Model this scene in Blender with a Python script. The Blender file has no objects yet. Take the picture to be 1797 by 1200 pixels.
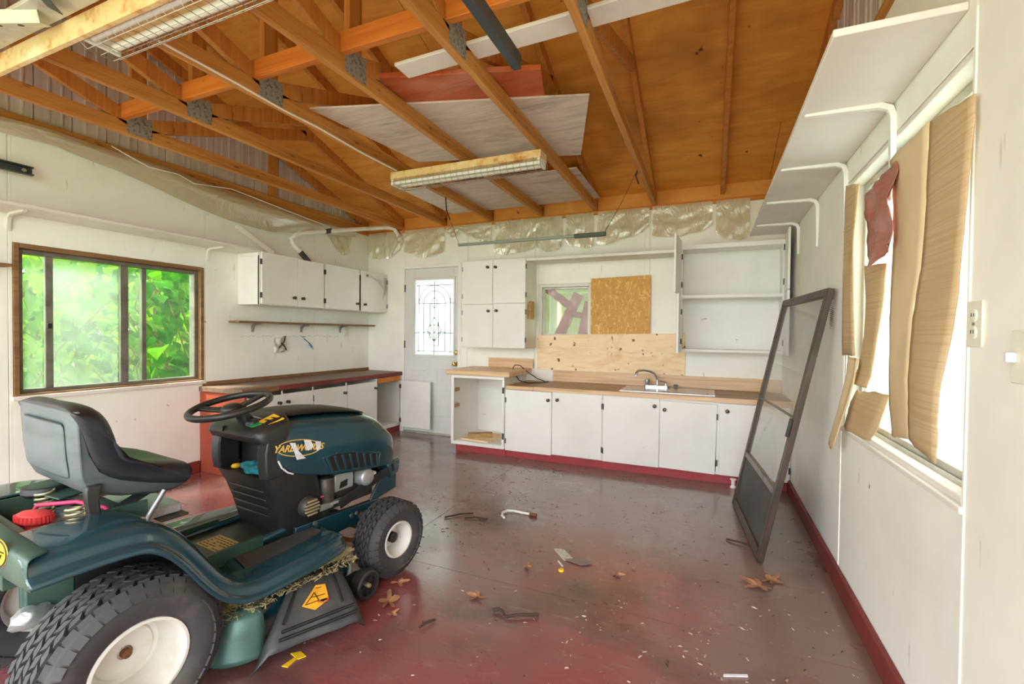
import bpy, bmesh, math, random
from mathutils import Vector, Matrix, Euler, noise

random.seed(7)
SC = bpy.context.scene
COL = SC.collection
V = Vector
R = math.radians

# ------------------------------------------------------------------ camera, sky, exposure
cd = bpy.data.cameras.new('camera')
cam = bpy.data.objects.new('camera', cd)
COL.objects.link(cam)
cd.sensor_width = 36.0
cd.lens = 802.88 * 36.0 / 1797.0
cd.clip_start = 0.03
cd.clip_end = 300
yaw, pitch, roll = R(23.2357), R(-0.97216), R(0.61282)
fw = V((-math.sin(yaw) * math.cos(pitch), math.cos(yaw) * math.cos(pitch), math.sin(pitch)))
rt = V((math.cos(yaw), math.sin(yaw), 0))
up = rt.cross(fw)
r2 = rt * math.cos(roll) + up * math.sin(roll)
u2 = -rt * math.sin(roll) + up * math.cos(roll)
m = Matrix((r2, u2, -fw)).transposed().to_4x4()
m.translation = V((0, 0, 1.235))
cam.matrix_world = m
SC.camera = cam

w = bpy.data.worlds.new('sky')
SC.world = w
w.use_nodes = True
bg = w.node_tree.nodes['Background']
bg.inputs['Color'].default_value = (0.90, 0.95, 1.0, 1)
bg.inputs['Strength'].default_value = 1.0

sd = bpy.data.lights.new('sun', 'SUN')
sd.energy = 2.6
sd.angle = R(12)
sd.color = (1.0, 0.96, 0.88)
sun = bpy.data.objects.new('sun', sd)
COL.objects.link(sun)
sun.rotation_euler = Euler((R(18), R(-24), 0))

vs = SC.view_settings
SC.display_settings.display_device = 'sRGB'
vs.view_transform = 'Standard'
vs.look = 'None'
vs.exposure = 2.88
vs.gamma = 1.0
vs.use_curve_mapping = False
SC.cycles.max_bounces = 10
SC.cycles.diffuse_bounces = 6
SC.cycles.transparent_max_bounces = 16
SC.cycles.caustics_reflective = False
SC.cycles.caustics_refractive = False
SC.cycles.sample_clamp_indirect = 6.0


# ------------------------------------------------------------------ materials
def lin(c):
    o = []
    for x in c:
        x /= 255.0
        o.append(x / 12.92 if x <= 0.04045 else ((x + 0.055) / 1.055) ** 2.4)
    return (*o, 1.0)


MATS = {}


def base_mat(name):
    mt = bpy.data.materials.new(name)
    mt.use_nodes = True
    nt = mt.node_tree
    return mt, nt, nt.nodes['Principled BSDF']


def N(nt, t, **k):
    n = nt.nodes.new(t)
    for a, b in k.items():
        if hasattr(n, a):
            setattr(n, a, b)
        else:
            n.inputs[a].default_value = b
    return n


def noise_fac(nt, scale, lo, hi, detail=4, rough=0.6, dist=0.0, loc=(0, 0, 0)):
    tc = N(nt, 'ShaderNodeTexCoord')
    mp = N(nt, 'ShaderNodeMapping')
    mp.inputs['Scale'].default_value = scale
    mp.inputs['Location'].default_value = loc
    nt.links.new(tc.outputs['Object'], mp.inputs[0])
    ns = N(nt, 'ShaderNodeTexNoise')
    ns.inputs['Scale'].default_value = 1.0
    ns.inputs['Detail'].default_value = detail
    ns.inputs['Roughness'].default_value = rough
    ns.inputs['Distortion'].default_value = dist
    nt.links.new(mp.outputs[0], ns.inputs['Vector'])
    mr = N(nt, 'ShaderNodeMapRange')
    mr.inputs['From Min'].default_value = lo
    mr.inputs['From Max'].default_value = hi
    nt.links.new(ns.outputs['Fac'], mr.inputs['Value'])
    return mr.outputs[0]


def mixc(nt, fac, a, b):
    mx = N(nt, 'ShaderNodeMix')
    mx.data_type = 'RGBA'
    if isinstance(fac, float):
        mx.inputs[0].default_value = fac
    else:
        nt.links.new(fac, mx.inputs[0])
    for s, x in ((6, a), (7, b)):
        if isinstance(x, tuple):
            mx.inputs[s].default_value = x
        else:
            nt.links.new(x, mx.inputs[s])
    return mx.outputs[2]


def pm(name, col, rough=0.6, layers=(), bump=None, metal=0.0, spec=0.5, coat=0.0):
    """principled material: base colour + noise layers (colour, scale3, lo, hi[, detail[, distortion]])"""
    if name in MATS:
        return MATS[name]
    mt, nt, p = base_mat(name)
    c = lin(col)
    cur = c
    for i, L in enumerate(layers):
        f = noise_fac(nt, L[1], L[2], L[3], L[4] if len(L) > 4 else 4, dist=L[5] if len(L) > 5 else 0.0, loc=(i * 3.1, i * 1.7, i * 2.3))
        cur = mixc(nt, f, cur, lin(L[0]))
    if isinstance(cur, tuple):
        p.inputs['Base Color'].default_value = cur
    else:
        nt.links.new(cur, p.inputs['Base Color'])
    p.inputs['Roughness'].default_value = rough
    p.inputs['Metallic'].default_value = metal
    p.inputs['Specular IOR Level'].default_value = spec
    p.inputs['Coat Weight'].default_value = coat
    if bump:
        f = noise_fac(nt, bump[0], 0.2, 0.8, 3)
        b = N(nt, 'ShaderNodeBump')
        b.inputs['Strength'].default_value = bump[1]
        b.inputs['Distance'].default_value = bump[2] if len(bump) > 2 else 0.004
        nt.links.new(f, b.inputs['Height'])
        nt.links.new(b.outputs[0], p.inputs['Normal'])
    MATS[name] = mt
    return mt


def wood(name, axis, c1, c2, c3, rough=0.65):
    s = {'x': (1.2, 28, 28), 'y': (28, 1.2, 28), 'z': (28, 28, 1.2)}[axis]
    k = {'x': (5, 16, 16), 'y': (16, 5, 16), 'z': (16, 16, 5)}[axis]
    return pm(name, c1, rough, [(c2, s, 0.35, 0.7, 4, 0.6), (c3, k, 0.68, 0.8, 2)], bump=(s, 0.25, 0.002))


white = pm('white_wall_paint', (248, 248, 240), 0.55,
           [((228, 228, 216), (1.1, 1.1, 1.1), 0.45, 0.8), ((128, 118, 100), (9, 9, 9), 0.71, 0.76, 6), ((176, 172, 158), (22, 22, 3), 0.68, 0.78, 3)],
           bump=((40, 40, 40), 0.1, 0.001))
cabw = pm('white_cabinet_paint', (240, 240, 236), 0.42,
          [((226, 226, 220), (1.5, 1.5, 1.5), 0.45, 0.8), ((150, 146, 138), (7, 7, 14), 0.71, 0.78, 6)], bump=((30, 30, 30), 0.06, 0.001))
shelfw = pm('dull_white_shelf_paint', (233, 229, 222), 0.6,
            [((212, 206, 196), (2, 2, 2), 0.45, 0.8), ((110, 98, 82), (11, 11, 11), 0.72, 0.76, 6)], bump=((60, 12, 60), 0.15, 0.001))
doorw = pm('grey_white_door_paint', (224, 226, 224), 0.45, [((205, 208, 206), (2, 2, 2), 0.5, 0.8), ((120, 118, 112), (12, 12, 12), 0.74, 0.79, 5)])
chord_w = wood('truss_wood_y', 'y', (208, 150, 78), (172, 108, 46), (100, 56, 24))
web_w = wood('truss_wood_z', 'z', (204, 140, 68), (172, 106, 44), (98, 54, 22))
brace_w = wood('brace_wood_x', 'x', (212, 132, 48), (186, 104, 32), (110, 58, 20))
ply_roof = pm('roof_plywood', (230, 164, 74), 0.6,
              [((208, 134, 50), (1.6, 9, 3), 0.35, 0.75, 5, 1.0), ((206, 146, 66), (3, 22, 8), 0.58, 0.8, 3, 1.5), ((92, 52, 16), (0.9, 0.9, 0.9), 0.55, 0.85, 3),
               ((74, 38, 14), (9, 9, 9), 0.71, 0.76, 2)], bump=((6, 50, 20), 0.2, 0.002))
ply_new = pm('pale_plywood', (252, 226, 184), 0.55,
             [((236, 196, 142), (2, 8, 9), 0.45, 0.75, 4, 2.0), ((222, 160, 90), (3.4, 3.4, 2.6), 0.56, 0.76, 3), ((128, 74, 34), (19, 19, 17), 0.69, 0.75, 1)], bump=((10, 10, 60), 0.1, 0.001))
osb = pm('amber_chipboard', (206, 150, 44), 0.5,
         [((238, 194, 104), (16, 16, 7), 0.52, 0.66, 3, 3.0), ((150, 98, 20), (24, 24, 40), 0.6, 0.72, 2, 2.0), ((96, 60, 18), (5, 5, 5), 0.7, 0.78, 2)], bump=((40, 40, 20), 0.2, 0.002))
lam = pm('butcher_block_laminate', (230, 196, 154), 0.35, [((206, 164, 118), (1.5, 40, 26), 0.4, 0.65, 2), ((232, 202, 162), (0.8, 60, 40), 0.6, 0.75, 2)])
lam_top = pm('worn_laminate_top', (170, 130, 92), 0.38, [((128, 92, 62), (3, 14, 14), 0.4, 0.7, 4), ((82, 58, 42), (2.2, 2.2, 2.2), 0.58, 0.78, 5)])
bench_top = pm('worn_bench_top', (128, 104, 84), 0.5, [((92, 70, 56), (14, 1.5, 14), 0.4, 0.7, 4), ((168, 146, 122), (3, 3, 3), 0.62, 0.8, 4)])
redp = pm('dark_red_paint', (164, 56, 62), 0.5, [((138, 44, 48), (3, 3, 3), 0.45, 0.75), ((168, 66, 64), (6, 6, 16), 0.68, 0.8, 5)], bump=((20, 20, 20), 0.1, 0.001))
redb = pm('brick_red_panel', (150, 66, 42), 0.55, [((126, 54, 36), (4, 4, 2), 0.45, 0.75)])
oldwood = wood('old_wood_y', 'y', (150, 112, 72), (116, 80, 48), (70, 46, 26))
oldwood_x = wood('old_wood_x', 'x', (196, 158, 104), (162, 120, 70), (96, 64, 34))
greyply = pm('grey_weathered_board', (220, 206, 194), 0.65,
             [((196, 180, 168), (2, 20, 8), 0.4, 0.7, 4, 1.0), ((134, 120, 112), (2, 5, 3), 0.55, 0.8, 6), ((186, 142, 132), (0.8, 0.8, 0.8), 0.6, 0.75)], bump=((8, 50, 20), 0.2, 0.002))
redplank = pm('red_stained_plank', (186, 92, 46), 0.6, [((204, 136, 112), (1.4, 4, 4), 0.5, 0.72, 4), ((150, 66, 30), (3, 20, 8), 0.5, 0.75)])
siding_m = pm('grey_brown_siding', (212, 206, 202), 0.5, [((188, 180, 176), (3, 14, 0.6), 0.4, 0.7)])
galv = pm('galvanised_plate', (158, 156, 152), 0.5, [((120, 114, 106), (60, 60, 60), 0.5, 0.62, 1)], metal=0.2)
steel = pm('dull_steel', (150, 152, 152), 0.4, [((104, 102, 98), (20, 20, 20), 0.5, 0.75)], metal=0.8)
chrome = pm('chrome', (214, 216, 220), 0.16, metal=1.0)
stainless = pm('stainless_sink', (190, 192, 194), 0.24, metal=1.0)
brass = pm('brass', (206, 176, 110), 0.25, metal=1.0)
knob_m = pm('antique_knob', (70, 62, 50), 0.35, [((120, 108, 82), (90, 90, 90), 0.55, 0.7, 1)], metal=0.8)
hinge_m = pm('dark_hinge', (70, 68, 64), 0.45, metal=0.7)
dark = pm('dark_metal', (58, 60, 62), 0.4, [((90, 90, 88), (25, 25, 25), 0.6, 0.8)], metal=0.5)
trackm = pm('track_steel', (84, 94, 98), 0.45, [((56, 62, 64), (8, 8, 8), 0.5, 0.75)], metal=0.6)
anglem = pm('perforated_angle', (206, 208, 186), 0.5, [((170, 172, 150), (6, 6, 6), 0.5, 0.75)], metal=0.2)
cream = pm('rusty_cream_enamel', (226, 196, 140), 0.5, [((196, 132, 62), (14, 14, 14), 0.5, 0.68, 5), ((240, 226, 190), (4, 4, 4), 0.5, 0.7)])
tubew = pm('fluorescent_tube_glass', (240, 240, 232), 0.3)
wirem = pm('guard_wire', (170, 166, 156), 0.4, metal=0.6)
pvc = pm('white_pvc', (236, 234, 226), 0.4, [((206, 200, 186), (5, 5, 5), 0.55, 0.8)])
blk = pm('black_plastic', (36, 37, 38), 0.42, [((58, 58, 56), (4, 4, 4), 0.5, 0.8)])
blkrub = pm('black_rubber', (62, 62, 64), 0.7, [((98, 95, 90), (7, 7, 7), 0.52, 0.8, 5)], bump=((60, 60, 60), 0.15, 0.001))
vinyl = pm('black_vinyl', (34, 36, 42), 0.36, bump=((180, 180, 180), 0.12, 0.0008))
seatgrey = pm('grey_plastic_shell', (92, 100, 102), 0.45, [((72, 80, 82), (3, 3, 20), 0.45, 0.75)])
green = pm('dark_green_paint', (20, 60, 72), 0.25, [((32, 76, 88), (2.5, 2.5, 2.5), 0.45, 0.75), ((110, 122, 114), (14, 14, 14), 0.72, 0.78, 6)], coat=0.8)
greend = pm('dusty_green_paint', (44, 74, 68), 0.42, [((86, 104, 88), (5, 5, 5), 0.45, 0.75, 5)])
deckg = pm('deck_shell_green', (92, 128, 122), 0.35, [((54, 88, 84), (4, 4, 4), 0.4, 0.75, 5), ((160, 156, 120), (16, 16, 16), 0.66, 0.74, 5)], metal=0.3)
rimw = pm('wheel_rim_white', (222, 220, 214), 0.42, [((196, 192, 180), (5, 5, 5), 0.5, 0.75), ((90, 74, 56), (26, 26, 26), 0.71, 0.76, 4)])
rust = pm('rust', (128, 84, 48), 0.8, [((90, 54, 30), (40, 40, 40), 0.45, 0.65)])
engine_m = pm('engine_grey', (84, 80, 76), 0.5, [((44, 42, 40), (16, 16, 16), 0.45, 0.7, 5)], metal=0.4)
silver = pm('silver_cast', (186, 188, 190), 0.4, [((140, 138, 134), (10, 10, 10), 0.5, 0.75)], metal=0.5)
yellow = pm('yellow_vinyl_sticker', (246, 200, 40), 0.4)
orange = pm('orange_warning_sticker', (246, 182, 52), 0.4, [((222, 158, 50), (20, 20, 20), 0.5, 0.75)])
gold = pm('gold_print', (232, 190, 92), 0.4)
inkb = pm('black_print', (28, 26, 24), 0.5)
greenst = pm('green_print', (36, 150, 66), 0.45)
tornw = pm('torn_white_paper', (228, 230, 236), 0.7, [((198, 202, 212), (30, 30, 30), 0.5, 0.7)])
redcap = pm('red_cap_plastic', (240, 78, 80), 0.45)
pinkw = pm('pink_cable', (206, 60, 104), 0.45)
springm = pm('zinc_spring', (206, 196, 156), 0.35, metal=0.6)
teal = pm('teal_rag', (30, 128, 140), 0.85, [((16, 92, 106), (20, 20, 20), 0.45, 0.65)], bump=((40, 40, 40), 0.4, 0.006))
card = pm('corrugated_cardboard', (206, 180, 140), 0.75, [((192, 164, 122), (3, 3, 3), 0.45, 0.75), ((188, 160, 118), (2, 2, 6), 0.5, 0.8, 2), ((194, 166, 124), (1.5, 0.4, 150), 0.45, 0.65, 1)], bump=((1.5, 0.4, 150), 0.35, 0.003))
card2 = pm('inner_cardboard', (220, 198, 158), 0.75, [((204, 180, 138), (3, 3, 3), 0.45, 0.75)], bump=((2, 1, 90), 0.15, 0.001))
bagm = pm('reddish_brown_plastic', (170, 106, 94), 0.26, [((196, 134, 124), (4, 4, 4), 0.5, 0.75)], bump=((5, 5, 25), 0.5, 0.01))
brown_al = pm('brown_aluminium', (74, 60, 52), 0.4, [((52, 42, 36), (4, 4, 4), 0.5, 0.75)])
alum = pm('aged_aluminium', (140, 138, 128), 0.42, [((104, 100, 90), (8, 8, 8), 0.45, 0.75)], metal=0.5)
alumlt = pm('pale_aluminium', (196, 194, 186), 0.42, [((160, 156, 146), (8, 8, 8), 0.45, 0.75)], metal=0.3)
leadm = pm('lead_came', (46, 50, 50), 0.6)
ivory = pm('ivory_plastic', (232, 232, 214), 0.4)
blackcable = pm('black_cable', (30, 28, 28), 0.5)
redsteel = pm('red_implement_paint', (150, 14, 24), 0.5)
oakleaf = pm('dry_oak_leaf', (176, 128, 92), 0.8, [((136, 90, 60), (20, 20, 20), 0.45, 0.7)])
twig = pm('dark_twig', (70, 50, 42), 0.85)
grassdry = pm('dry_clippings', (216, 202, 152), 0.85, [((176, 162, 108), (30, 30, 30), 0.45, 0.65)])
litter = pm('pale_floor_crumbs', (206, 190, 176), 0.8, [((130, 96, 76), (9, 9, 9), 0.45, 0.6)])
packet = pm('printed_packet', (208, 206, 196), 0.5, [((170, 168, 158), (60, 60, 60), 0.5, 0.6)])
greycard = pm('grey_clear_packet', (128, 112, 108), 0.35)
gravel = pm('driveway_gravel', (176, 170, 158), 0.9, [((140, 134, 122), (8, 8, 8), 0.4, 0.7)])
lawn = pm('lawn', (96, 134, 52), 0.9, [((66, 104, 34), (5, 5, 5), 0.4, 0.7)])
barkm = pm('stem_bark', (120, 104, 70), 0.8)
bluer = pm('pale_blue_cloth', (150, 194, 222), 0.7)
glovem = pm('grimy_white_cloth', (216, 214, 202), 0.8, [((150, 140, 128), (20, 20, 20), 0.5, 0.7)])
meshm = pm('dark_insect_screen', (64, 68, 68), 0.6, [((84, 88, 88), (1.5, 1.5, 1.5), 0.45, 0.7)])


def m_floor():
    mt, nt, p = base_mat('red_painted_floor')
    a = noise_fac(nt, (1.3, 1.3, 1), 0.42, 0.58, 6)
    c = mixc(nt, a, lin((142, 74, 76)), lin((124, 86, 86)))
    # trodden dirt, heavier towards the cabinets and the right hand wall
    tc = N(nt, 'ShaderNodeTexCoord')
    sp = N(nt, 'ShaderNodeSeparateXYZ')
    nt.links.new(tc.outputs['Object'], sp.inputs[0])
    my = N(nt, 'ShaderNodeMapRange')
    my.inputs['From Min'].default_value = 1.7
    my.inputs['From Max'].default_value = 4.0
    nt.links.new(sp.outputs[1], my.inputs[0])
    mx = N(nt, 'ShaderNodeMapRange')
    mx.inputs['From Min'].default_value = -0.35
    mx.inputs['From Max'].default_value = 0.55
    nt.links.new(sp.outputs[0], mx.inputs[0])
    mm = N(nt, 'ShaderNodeMath', operation='MAXIMUM')
    nt.links.new(my.outputs[0], mm.inputs[0])
    nt.links.new(mx.outputs[0], mm.inputs[1])
    nd = noise_fac(nt, (1.6, 2.4, 1), 0.2, 0.8, 6, dist=0.6)
    ad = N(nt, 'ShaderNodeMath', operation='ADD')
    nt.links.new(mm.outputs[0], ad.inputs[0])
    nt.links.new(nd, ad.inputs[1])
    dm = N(nt, 'ShaderNodeMapRange')
    dm.inputs['From Min'].default_value = 0.55
    dm.inputs['From Max'].default_value = 1.35
    nt.links.new(ad.outputs[0], dm.inputs[0])
    c = mixc(nt, dm.outputs[0], c, lin((130, 104, 96)))
    st = noise_fac(nt, (1.3, 1.9, 1), 0.54, 0.70, 6, loc=(4, 9, 0))
    c = mixc(nt, st, c, lin((86, 62, 58)))
    sc = noise_fac(nt, (6, 26, 1), 0.60, 0.76, 6, loc=(1, 2, 0))
    c = mixc(nt, sc, c, lin((150, 118, 112)))
    dk = noise_fac(nt, (26, 26, 1), 0.68, 0.75, 5, loc=(7, 2, 0))
    c = mixc(nt, dk, c, lin((34, 24, 22)))
    nt.links.new(c, p.inputs['Base Color'])
    rr = noise_fac(nt, (2.2, 3.2, 1), 0.3, 0.7, 5, loc=(2, 5, 0))
    rm = N(nt, 'ShaderNodeMapRange')
    rm.inputs['To Min'].default_value = 0.15
    rm.inputs['To Max'].default_value = 0.34
    nt.links.new(rr, rm.inputs[0])
    ra = N(nt, 'ShaderNodeMath', operation='MULTIPLY_ADD')
    nt.links.new(dm.outputs[0], ra.inputs[0])
    ra.inputs[1].default_value = 0.08
    nt.links.new(rm.outputs[0], ra.inputs[2])
    nt.links.new(ra.outputs[0], p.inputs['Roughness'])
    p.inputs['Specular IOR Level'].default_value = 0.6
    p.inputs['Coat Weight'].default_value = 0.75
    p.inputs['Coat Roughness'].default_value = 0.13
    f = noise_fac(nt, (30, 60, 30), 0.2, 0.8, 5)
    b = N(nt, 'ShaderNodeBump')
    b.inputs['Strength'].default_value = 0.25
    b.inputs['Distance'].default_value = 0.003
    nt.links.new(f, b.inputs['Height'])
    nt.links.new(b.outputs[0], p.inputs['Normal'])
    return mt


def m_glass(name, haze=(0.04, 0.10), tint=(1, 1, 1, 1), gloss=0.06, col=(225, 232, 228), scale=(2.2, 2.2, 2.2)):
    """thin window glass: clear transmission, some grime that scatters light, and a surface reflection"""
    mt = bpy.data.materials.new(name)
    mt.use_nodes = True
    nt = mt.node_tree
    nt.nodes.remove(nt.nodes['Principled BSDF'])
    out = nt.nodes['Material Output']
    tr = N(nt, 'ShaderNodeBsdfTransparent')
    tr.inputs[0].default_value = tint
    tl = N(nt, 'ShaderNodeBsdfTranslucent')
    tl.inputs[0].default_value = lin(col)
    df = N(nt, 'ShaderNodeBsdfDiffuse')
    df.inputs[0].default_value = lin(col)
    ms = N(nt, 'ShaderNodeMixShader')
    ms.inputs[0].default_value = 0.35
    nt.links.new(tl.outputs[0], ms.inputs[1])
    nt.links.new(df.outputs[0], ms.inputs[2])
    f = noise_fac(nt, scale, 0.3, 0.7, 4)
    mr = N(nt, 'ShaderNodeMapRange')
    mr.inputs['To Min'].default_value = haze[0]
    mr.inputs['To Max'].default_value = haze[1]
    nt.links.new(f, mr.inputs[0])
    m1 = N(nt, 'ShaderNodeMixShader')
    nt.links.new(mr.outputs[0], m1.inputs[0])
    nt.links.new(tr.outputs[0], m1.inputs[1])
    nt.links.new(ms.outputs[0], m1.inputs[2])
    gl = N(nt, 'ShaderNodeBsdfGlossy')
    gl.inputs['Roughness'].default_value = 0.05
    m2 = N(nt, 'ShaderNodeMixShader')
    m2.inputs[0].default_value = gloss
    nt.links.new(m1.outputs[0], m2.inputs[1])
    nt.links.new(gl.outputs[0], m2.inputs[2])
    nt.links.new(m2.outputs[0], out.inputs[0])
    return mt


def m_film(name, col, trans=0.35, haze=0.5, rough=0.2, gloss=0.12, bump=None):
    """plastic film: partly see-through, partly scattering, glossy"""
    mt = bpy.data.materials.new(name)
    mt.use_nodes = True
    nt = mt.node_tree
    p = nt.nodes['Principled BSDF']
    nt.nodes.remove(p)
    out = nt.nodes['Material Output']
    tr = N(nt, 'ShaderNodeBsdfTransparent')
    tr.inputs[0].default_value = (0.97, 0.96, 0.9, 1)
    tl = N(nt, 'ShaderNodeBsdfTranslucent')
    tl.inputs[0].default_value = lin(col)
    df = N(nt, 'ShaderNodeBsdfDiffuse')
    df.inputs[0].default_value = lin(col)
    a = N(nt, 'ShaderNodeMixShader')
    a.inputs[0].default_value = haze
    nt.links.new(tl.outputs[0], a.inputs[1])
    nt.links.new(df.outputs[0], a.inputs[2])
    b = N(nt, 'ShaderNodeMixShader')
    b.inputs[0].default_value = trans
    nt.links.new(a.outputs[0], b.inputs[1])
    nt.links.new(tr.outputs[0], b.inputs[2])
    g = N(nt, 'ShaderNodeBsdfGlossy')
    g.inputs['Roughness'].default_value = rough
    c = N(nt, 'ShaderNodeMixShader')
    c.inputs[0].default_value = gloss
    nt.links.new(b.outputs[0], c.inputs[1])
    nt.links.new(g.outputs[0], c.inputs[2])
    nt.links.new(c.outputs[0], out.inputs[0])
    if bump:
        f = noise_fac(nt, bump[0], 0.2, 0.8, 5, dist=1.5)
        bp = N(nt, 'ShaderNodeBump')
        bp.inputs['Strength'].default_value = bump[1]
        bp.inputs['Distance'].default_value = 0.02
        nt.links.new(f, bp.inputs['Height'])
        for s in (df, g, tl):
            nt.links.new(bp.outputs[0], s.inputs['Normal'])
    return mt


def m_leaf(name, col, col2):
    mt = bpy.data.materials.new(name)
    mt.use_nodes = True
    nt = mt.node_tree
    nt.nodes.remove(nt.nodes['Principled BSDF'])
    out = nt.nodes['Material Output']
    f = noise_fac(nt, (2.5, 2.5, 2.5), 0.35, 0.65, 3)
    c = mixc(nt, f, lin(col), lin(col2))
    d = N(nt, 'ShaderNodeBsdfDiffuse')
    t = N(nt, 'ShaderNodeBsdfTranslucent')
    a = N(nt, 'ShaderNodeMixShader')
    a.inputs[0].default_value = 0.5
    for s in (d, t):
        nt.links.new(c, s.inputs[0])
    nt.links.new(d.outputs[0], a.inputs[1])
    nt.links.new(t.outputs[0], a.inputs[2])
    nt.links.new(a.outputs[0], out.inputs[0])
    return mt


floor_m = m_floor()
glass_clear = m_glass('clear_pane', (0.01, 0.03), (.93, .95, .90, 1), gloss=0.015)
glass_dirty = m_glass('hazy_pane', (0.06, 0.30), (.80, .86, .78, 1), gloss=0.03, scale=(1.3, 1.3, 1.5))
glass_half = m_glass('dusty_pane', (0.05, 0.14), (.86, .92, .82, 1))
glass_frost = m_film('frosted_door_glass', (250, 252, 255), 0.10, 0.15, 0.15, 0.05)
glass_screen = m_glass('storm_door_pane', (0.10, 0.20), (.97, .97, .96, 1), gloss=0.12)
film_white = m_film('white_window_film', (250, 250, 255), 0.25, 0.15, 0.3, 0.04)
film_vap = m_film('yellowed_vapour_film', (252, 246, 214), 0.45, 0.95, 0.12, 0.26, bump=((13, 13, 5), 0.5))
film_clear = m_film('clear_plastic_sheet', (226, 224, 204), 0.95, 0.5, 0.10, 0.08, bump=((7, 7, 7), 0.8))
film_left = m_film('milky_vapour_film', (226, 214, 184), 0.22, 0.85, 0.18, 0.28, bump=((3, 3, 6), 0.6))
leaf_a = m_leaf('leaf_bright', (116, 172, 36), (74, 138, 24))
leaf_b = m_leaf('leaf_mid', (74, 142, 34), (46, 110, 30))
leaf_c = m_leaf('leaf_yellow', (160, 190, 56), (124, 168, 40))

# ------------------------------------------------------------------ geometry helpers
ORG = {}


def BM():
    return bmesh.new()


def quadf(bm, vs, idx):
    for f in idx:
        try:
            bm.faces.new([vs[i] for i in f])
        except ValueError:
            pass


BOXF = ((0, 3, 2, 1), (4, 5, 6, 7), (0, 1, 5, 4), (1, 2, 6, 5), (2, 3, 7, 6), (3, 0, 4, 7))


def box(bm, x0, x1, y0, y1, z0, z1, M=None):
    ps = [V(p) for p in ((x0, y0, z0), (x1, y0, z0), (x1, y1, z0), (x0, y1, z0), (x0, y0, z1), (x1, y0, z1), (x1, y1, z1), (x0, y1, z1))]
    if M:
        ps = [M @ p for p in ps]
    quadf(bm, [bm.verts.new(p) for p in ps], BOXF)
    return bm


def hexa(bm, ps):
    """eight corners: four of the bottom in order, then four of the top"""
    quadf(bm, [bm.verts.new(V(p)) for p in ps], BOXF)
    return bm


def beam(bm, p, q, wd, ht, upv=(0, 0, 1)):
    """bar from p to q, wd across, ht along upv, p and q on its centre line"""
    p, q = V(p), V(q)
    d = (q - p).normalized()
    s = d.cross(V(upv)).normalized()
    u = s.cross(d).normalized()
    a, b = s * wd / 2, u * ht / 2
    hexa(bm, [p - a - b, q - a - b, q + a - b, p + a - b, p - a + b, q - a + b, q + a + b, p + a + b])
    return bm


def tube(bm, pts, r, n=8, cap=True, closed=False):
    pts = [V(p) for p in pts]
    rings = []
    k = len(pts)
    prev = None
    for i, p in enumerate(pts):
        if closed:
            d = (pts[(i + 1) % k] - pts[i - 1]).normalized()
        else:
            d = (pts[min(i + 1, k - 1)] - pts[max(i - 1, 0)]).normalized()
        if prev is None:
            a = d.cross(V((0, 0, 1)))
            if a.length < 0.05:
                a = d.cross(V((1, 0, 0)))
            a.normalize()
        else:
            a = (prev - d * prev.dot(d)).normalized()
        prev = a
        b = d.cross(a)
        rr = r[i] if isinstance(r, (list, tuple)) else r
        rings.append([bm.verts.new(p + (a * math.cos(t) + b * math.sin(t)) * rr) for t in [2 * math.pi * j / n for j in range(n)]])
    rng = range(k if closed else k - 1)
    for i in rng:
        A, Bq = rings[i], rings[(i + 1) % k]
        for j in range(n):
            try:
                bm.faces.new((A[j], A[(j + 1) % n], Bq[(j + 1) % n], Bq[j]))
            except ValueError:
                pass
    if cap and not closed:
        bm.faces.new(rings[0][::-1])
        bm.faces.new(rings[-1])
    return bm


def cyl(bm, p, q, r, n=16, r2=None):
    return tube(bm, [p, q], [r, r if r2 is None else r2], n)


def lathe(bm, prof, n=24, M=None, ang=2 * math.pi):
    """profile of (radius, height) turned about local z"""
    rings = []
    full = abs(ang - 2 * math.pi) < 1e-6
    for rr, h in prof:
        ring = []
        for j in range(n if full else n + 1):
            t = ang * j / n
            p = V((rr * math.cos(t), rr * math.sin(t), h))
            ring.append(bm.verts.new(M @ p if M else p))
        rings.append(ring)
    c = n if full else n
    for i in range(len(prof) - 1):
        for j in range(c):
            j2 = (j + 1) % n if full else j + 1
            try:
                bm.faces.new((rings[i][j], rings[i][j2], rings[i + 1][j2], rings[i + 1][j]))
            except ValueError:
                pass
    return bm


def loft(bm, secs, closed=True, cap=True):
    rs = [[bm.verts.new(V(p)) for p in s] for s in secs]
    n = len(rs[0])
    for i in range(len(rs) - 1):
        for j in range(n if closed else n - 1):
            k = (j + 1) % n
            try:
                bm.faces.new((rs[i][j], rs[i][k], rs[i + 1][k], rs[i + 1][j]))
            except ValueError:
                pass
    if cap and closed:
        try:
            bm.faces.new(rs[0][::-1])
            bm.faces.new(rs[-1])
        except ValueError:
            pass
    return bm


def prism(bm, pts, d):
    """polygon (list of 3-D points) pushed along d"""
    d = V(d)
    a = [bm.verts.new(V(p)) for p in pts]
    b = [bm.verts.new(V(p) + d) for p in pts]
    n = len(a)
    bm.faces.new(a[::-1])
    bm.faces.new(b)
    for i in range(n):
        bm.faces.new((a[i], a[(i + 1) % n], b[(i + 1) % n], b[i]))
    return bm


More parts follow.
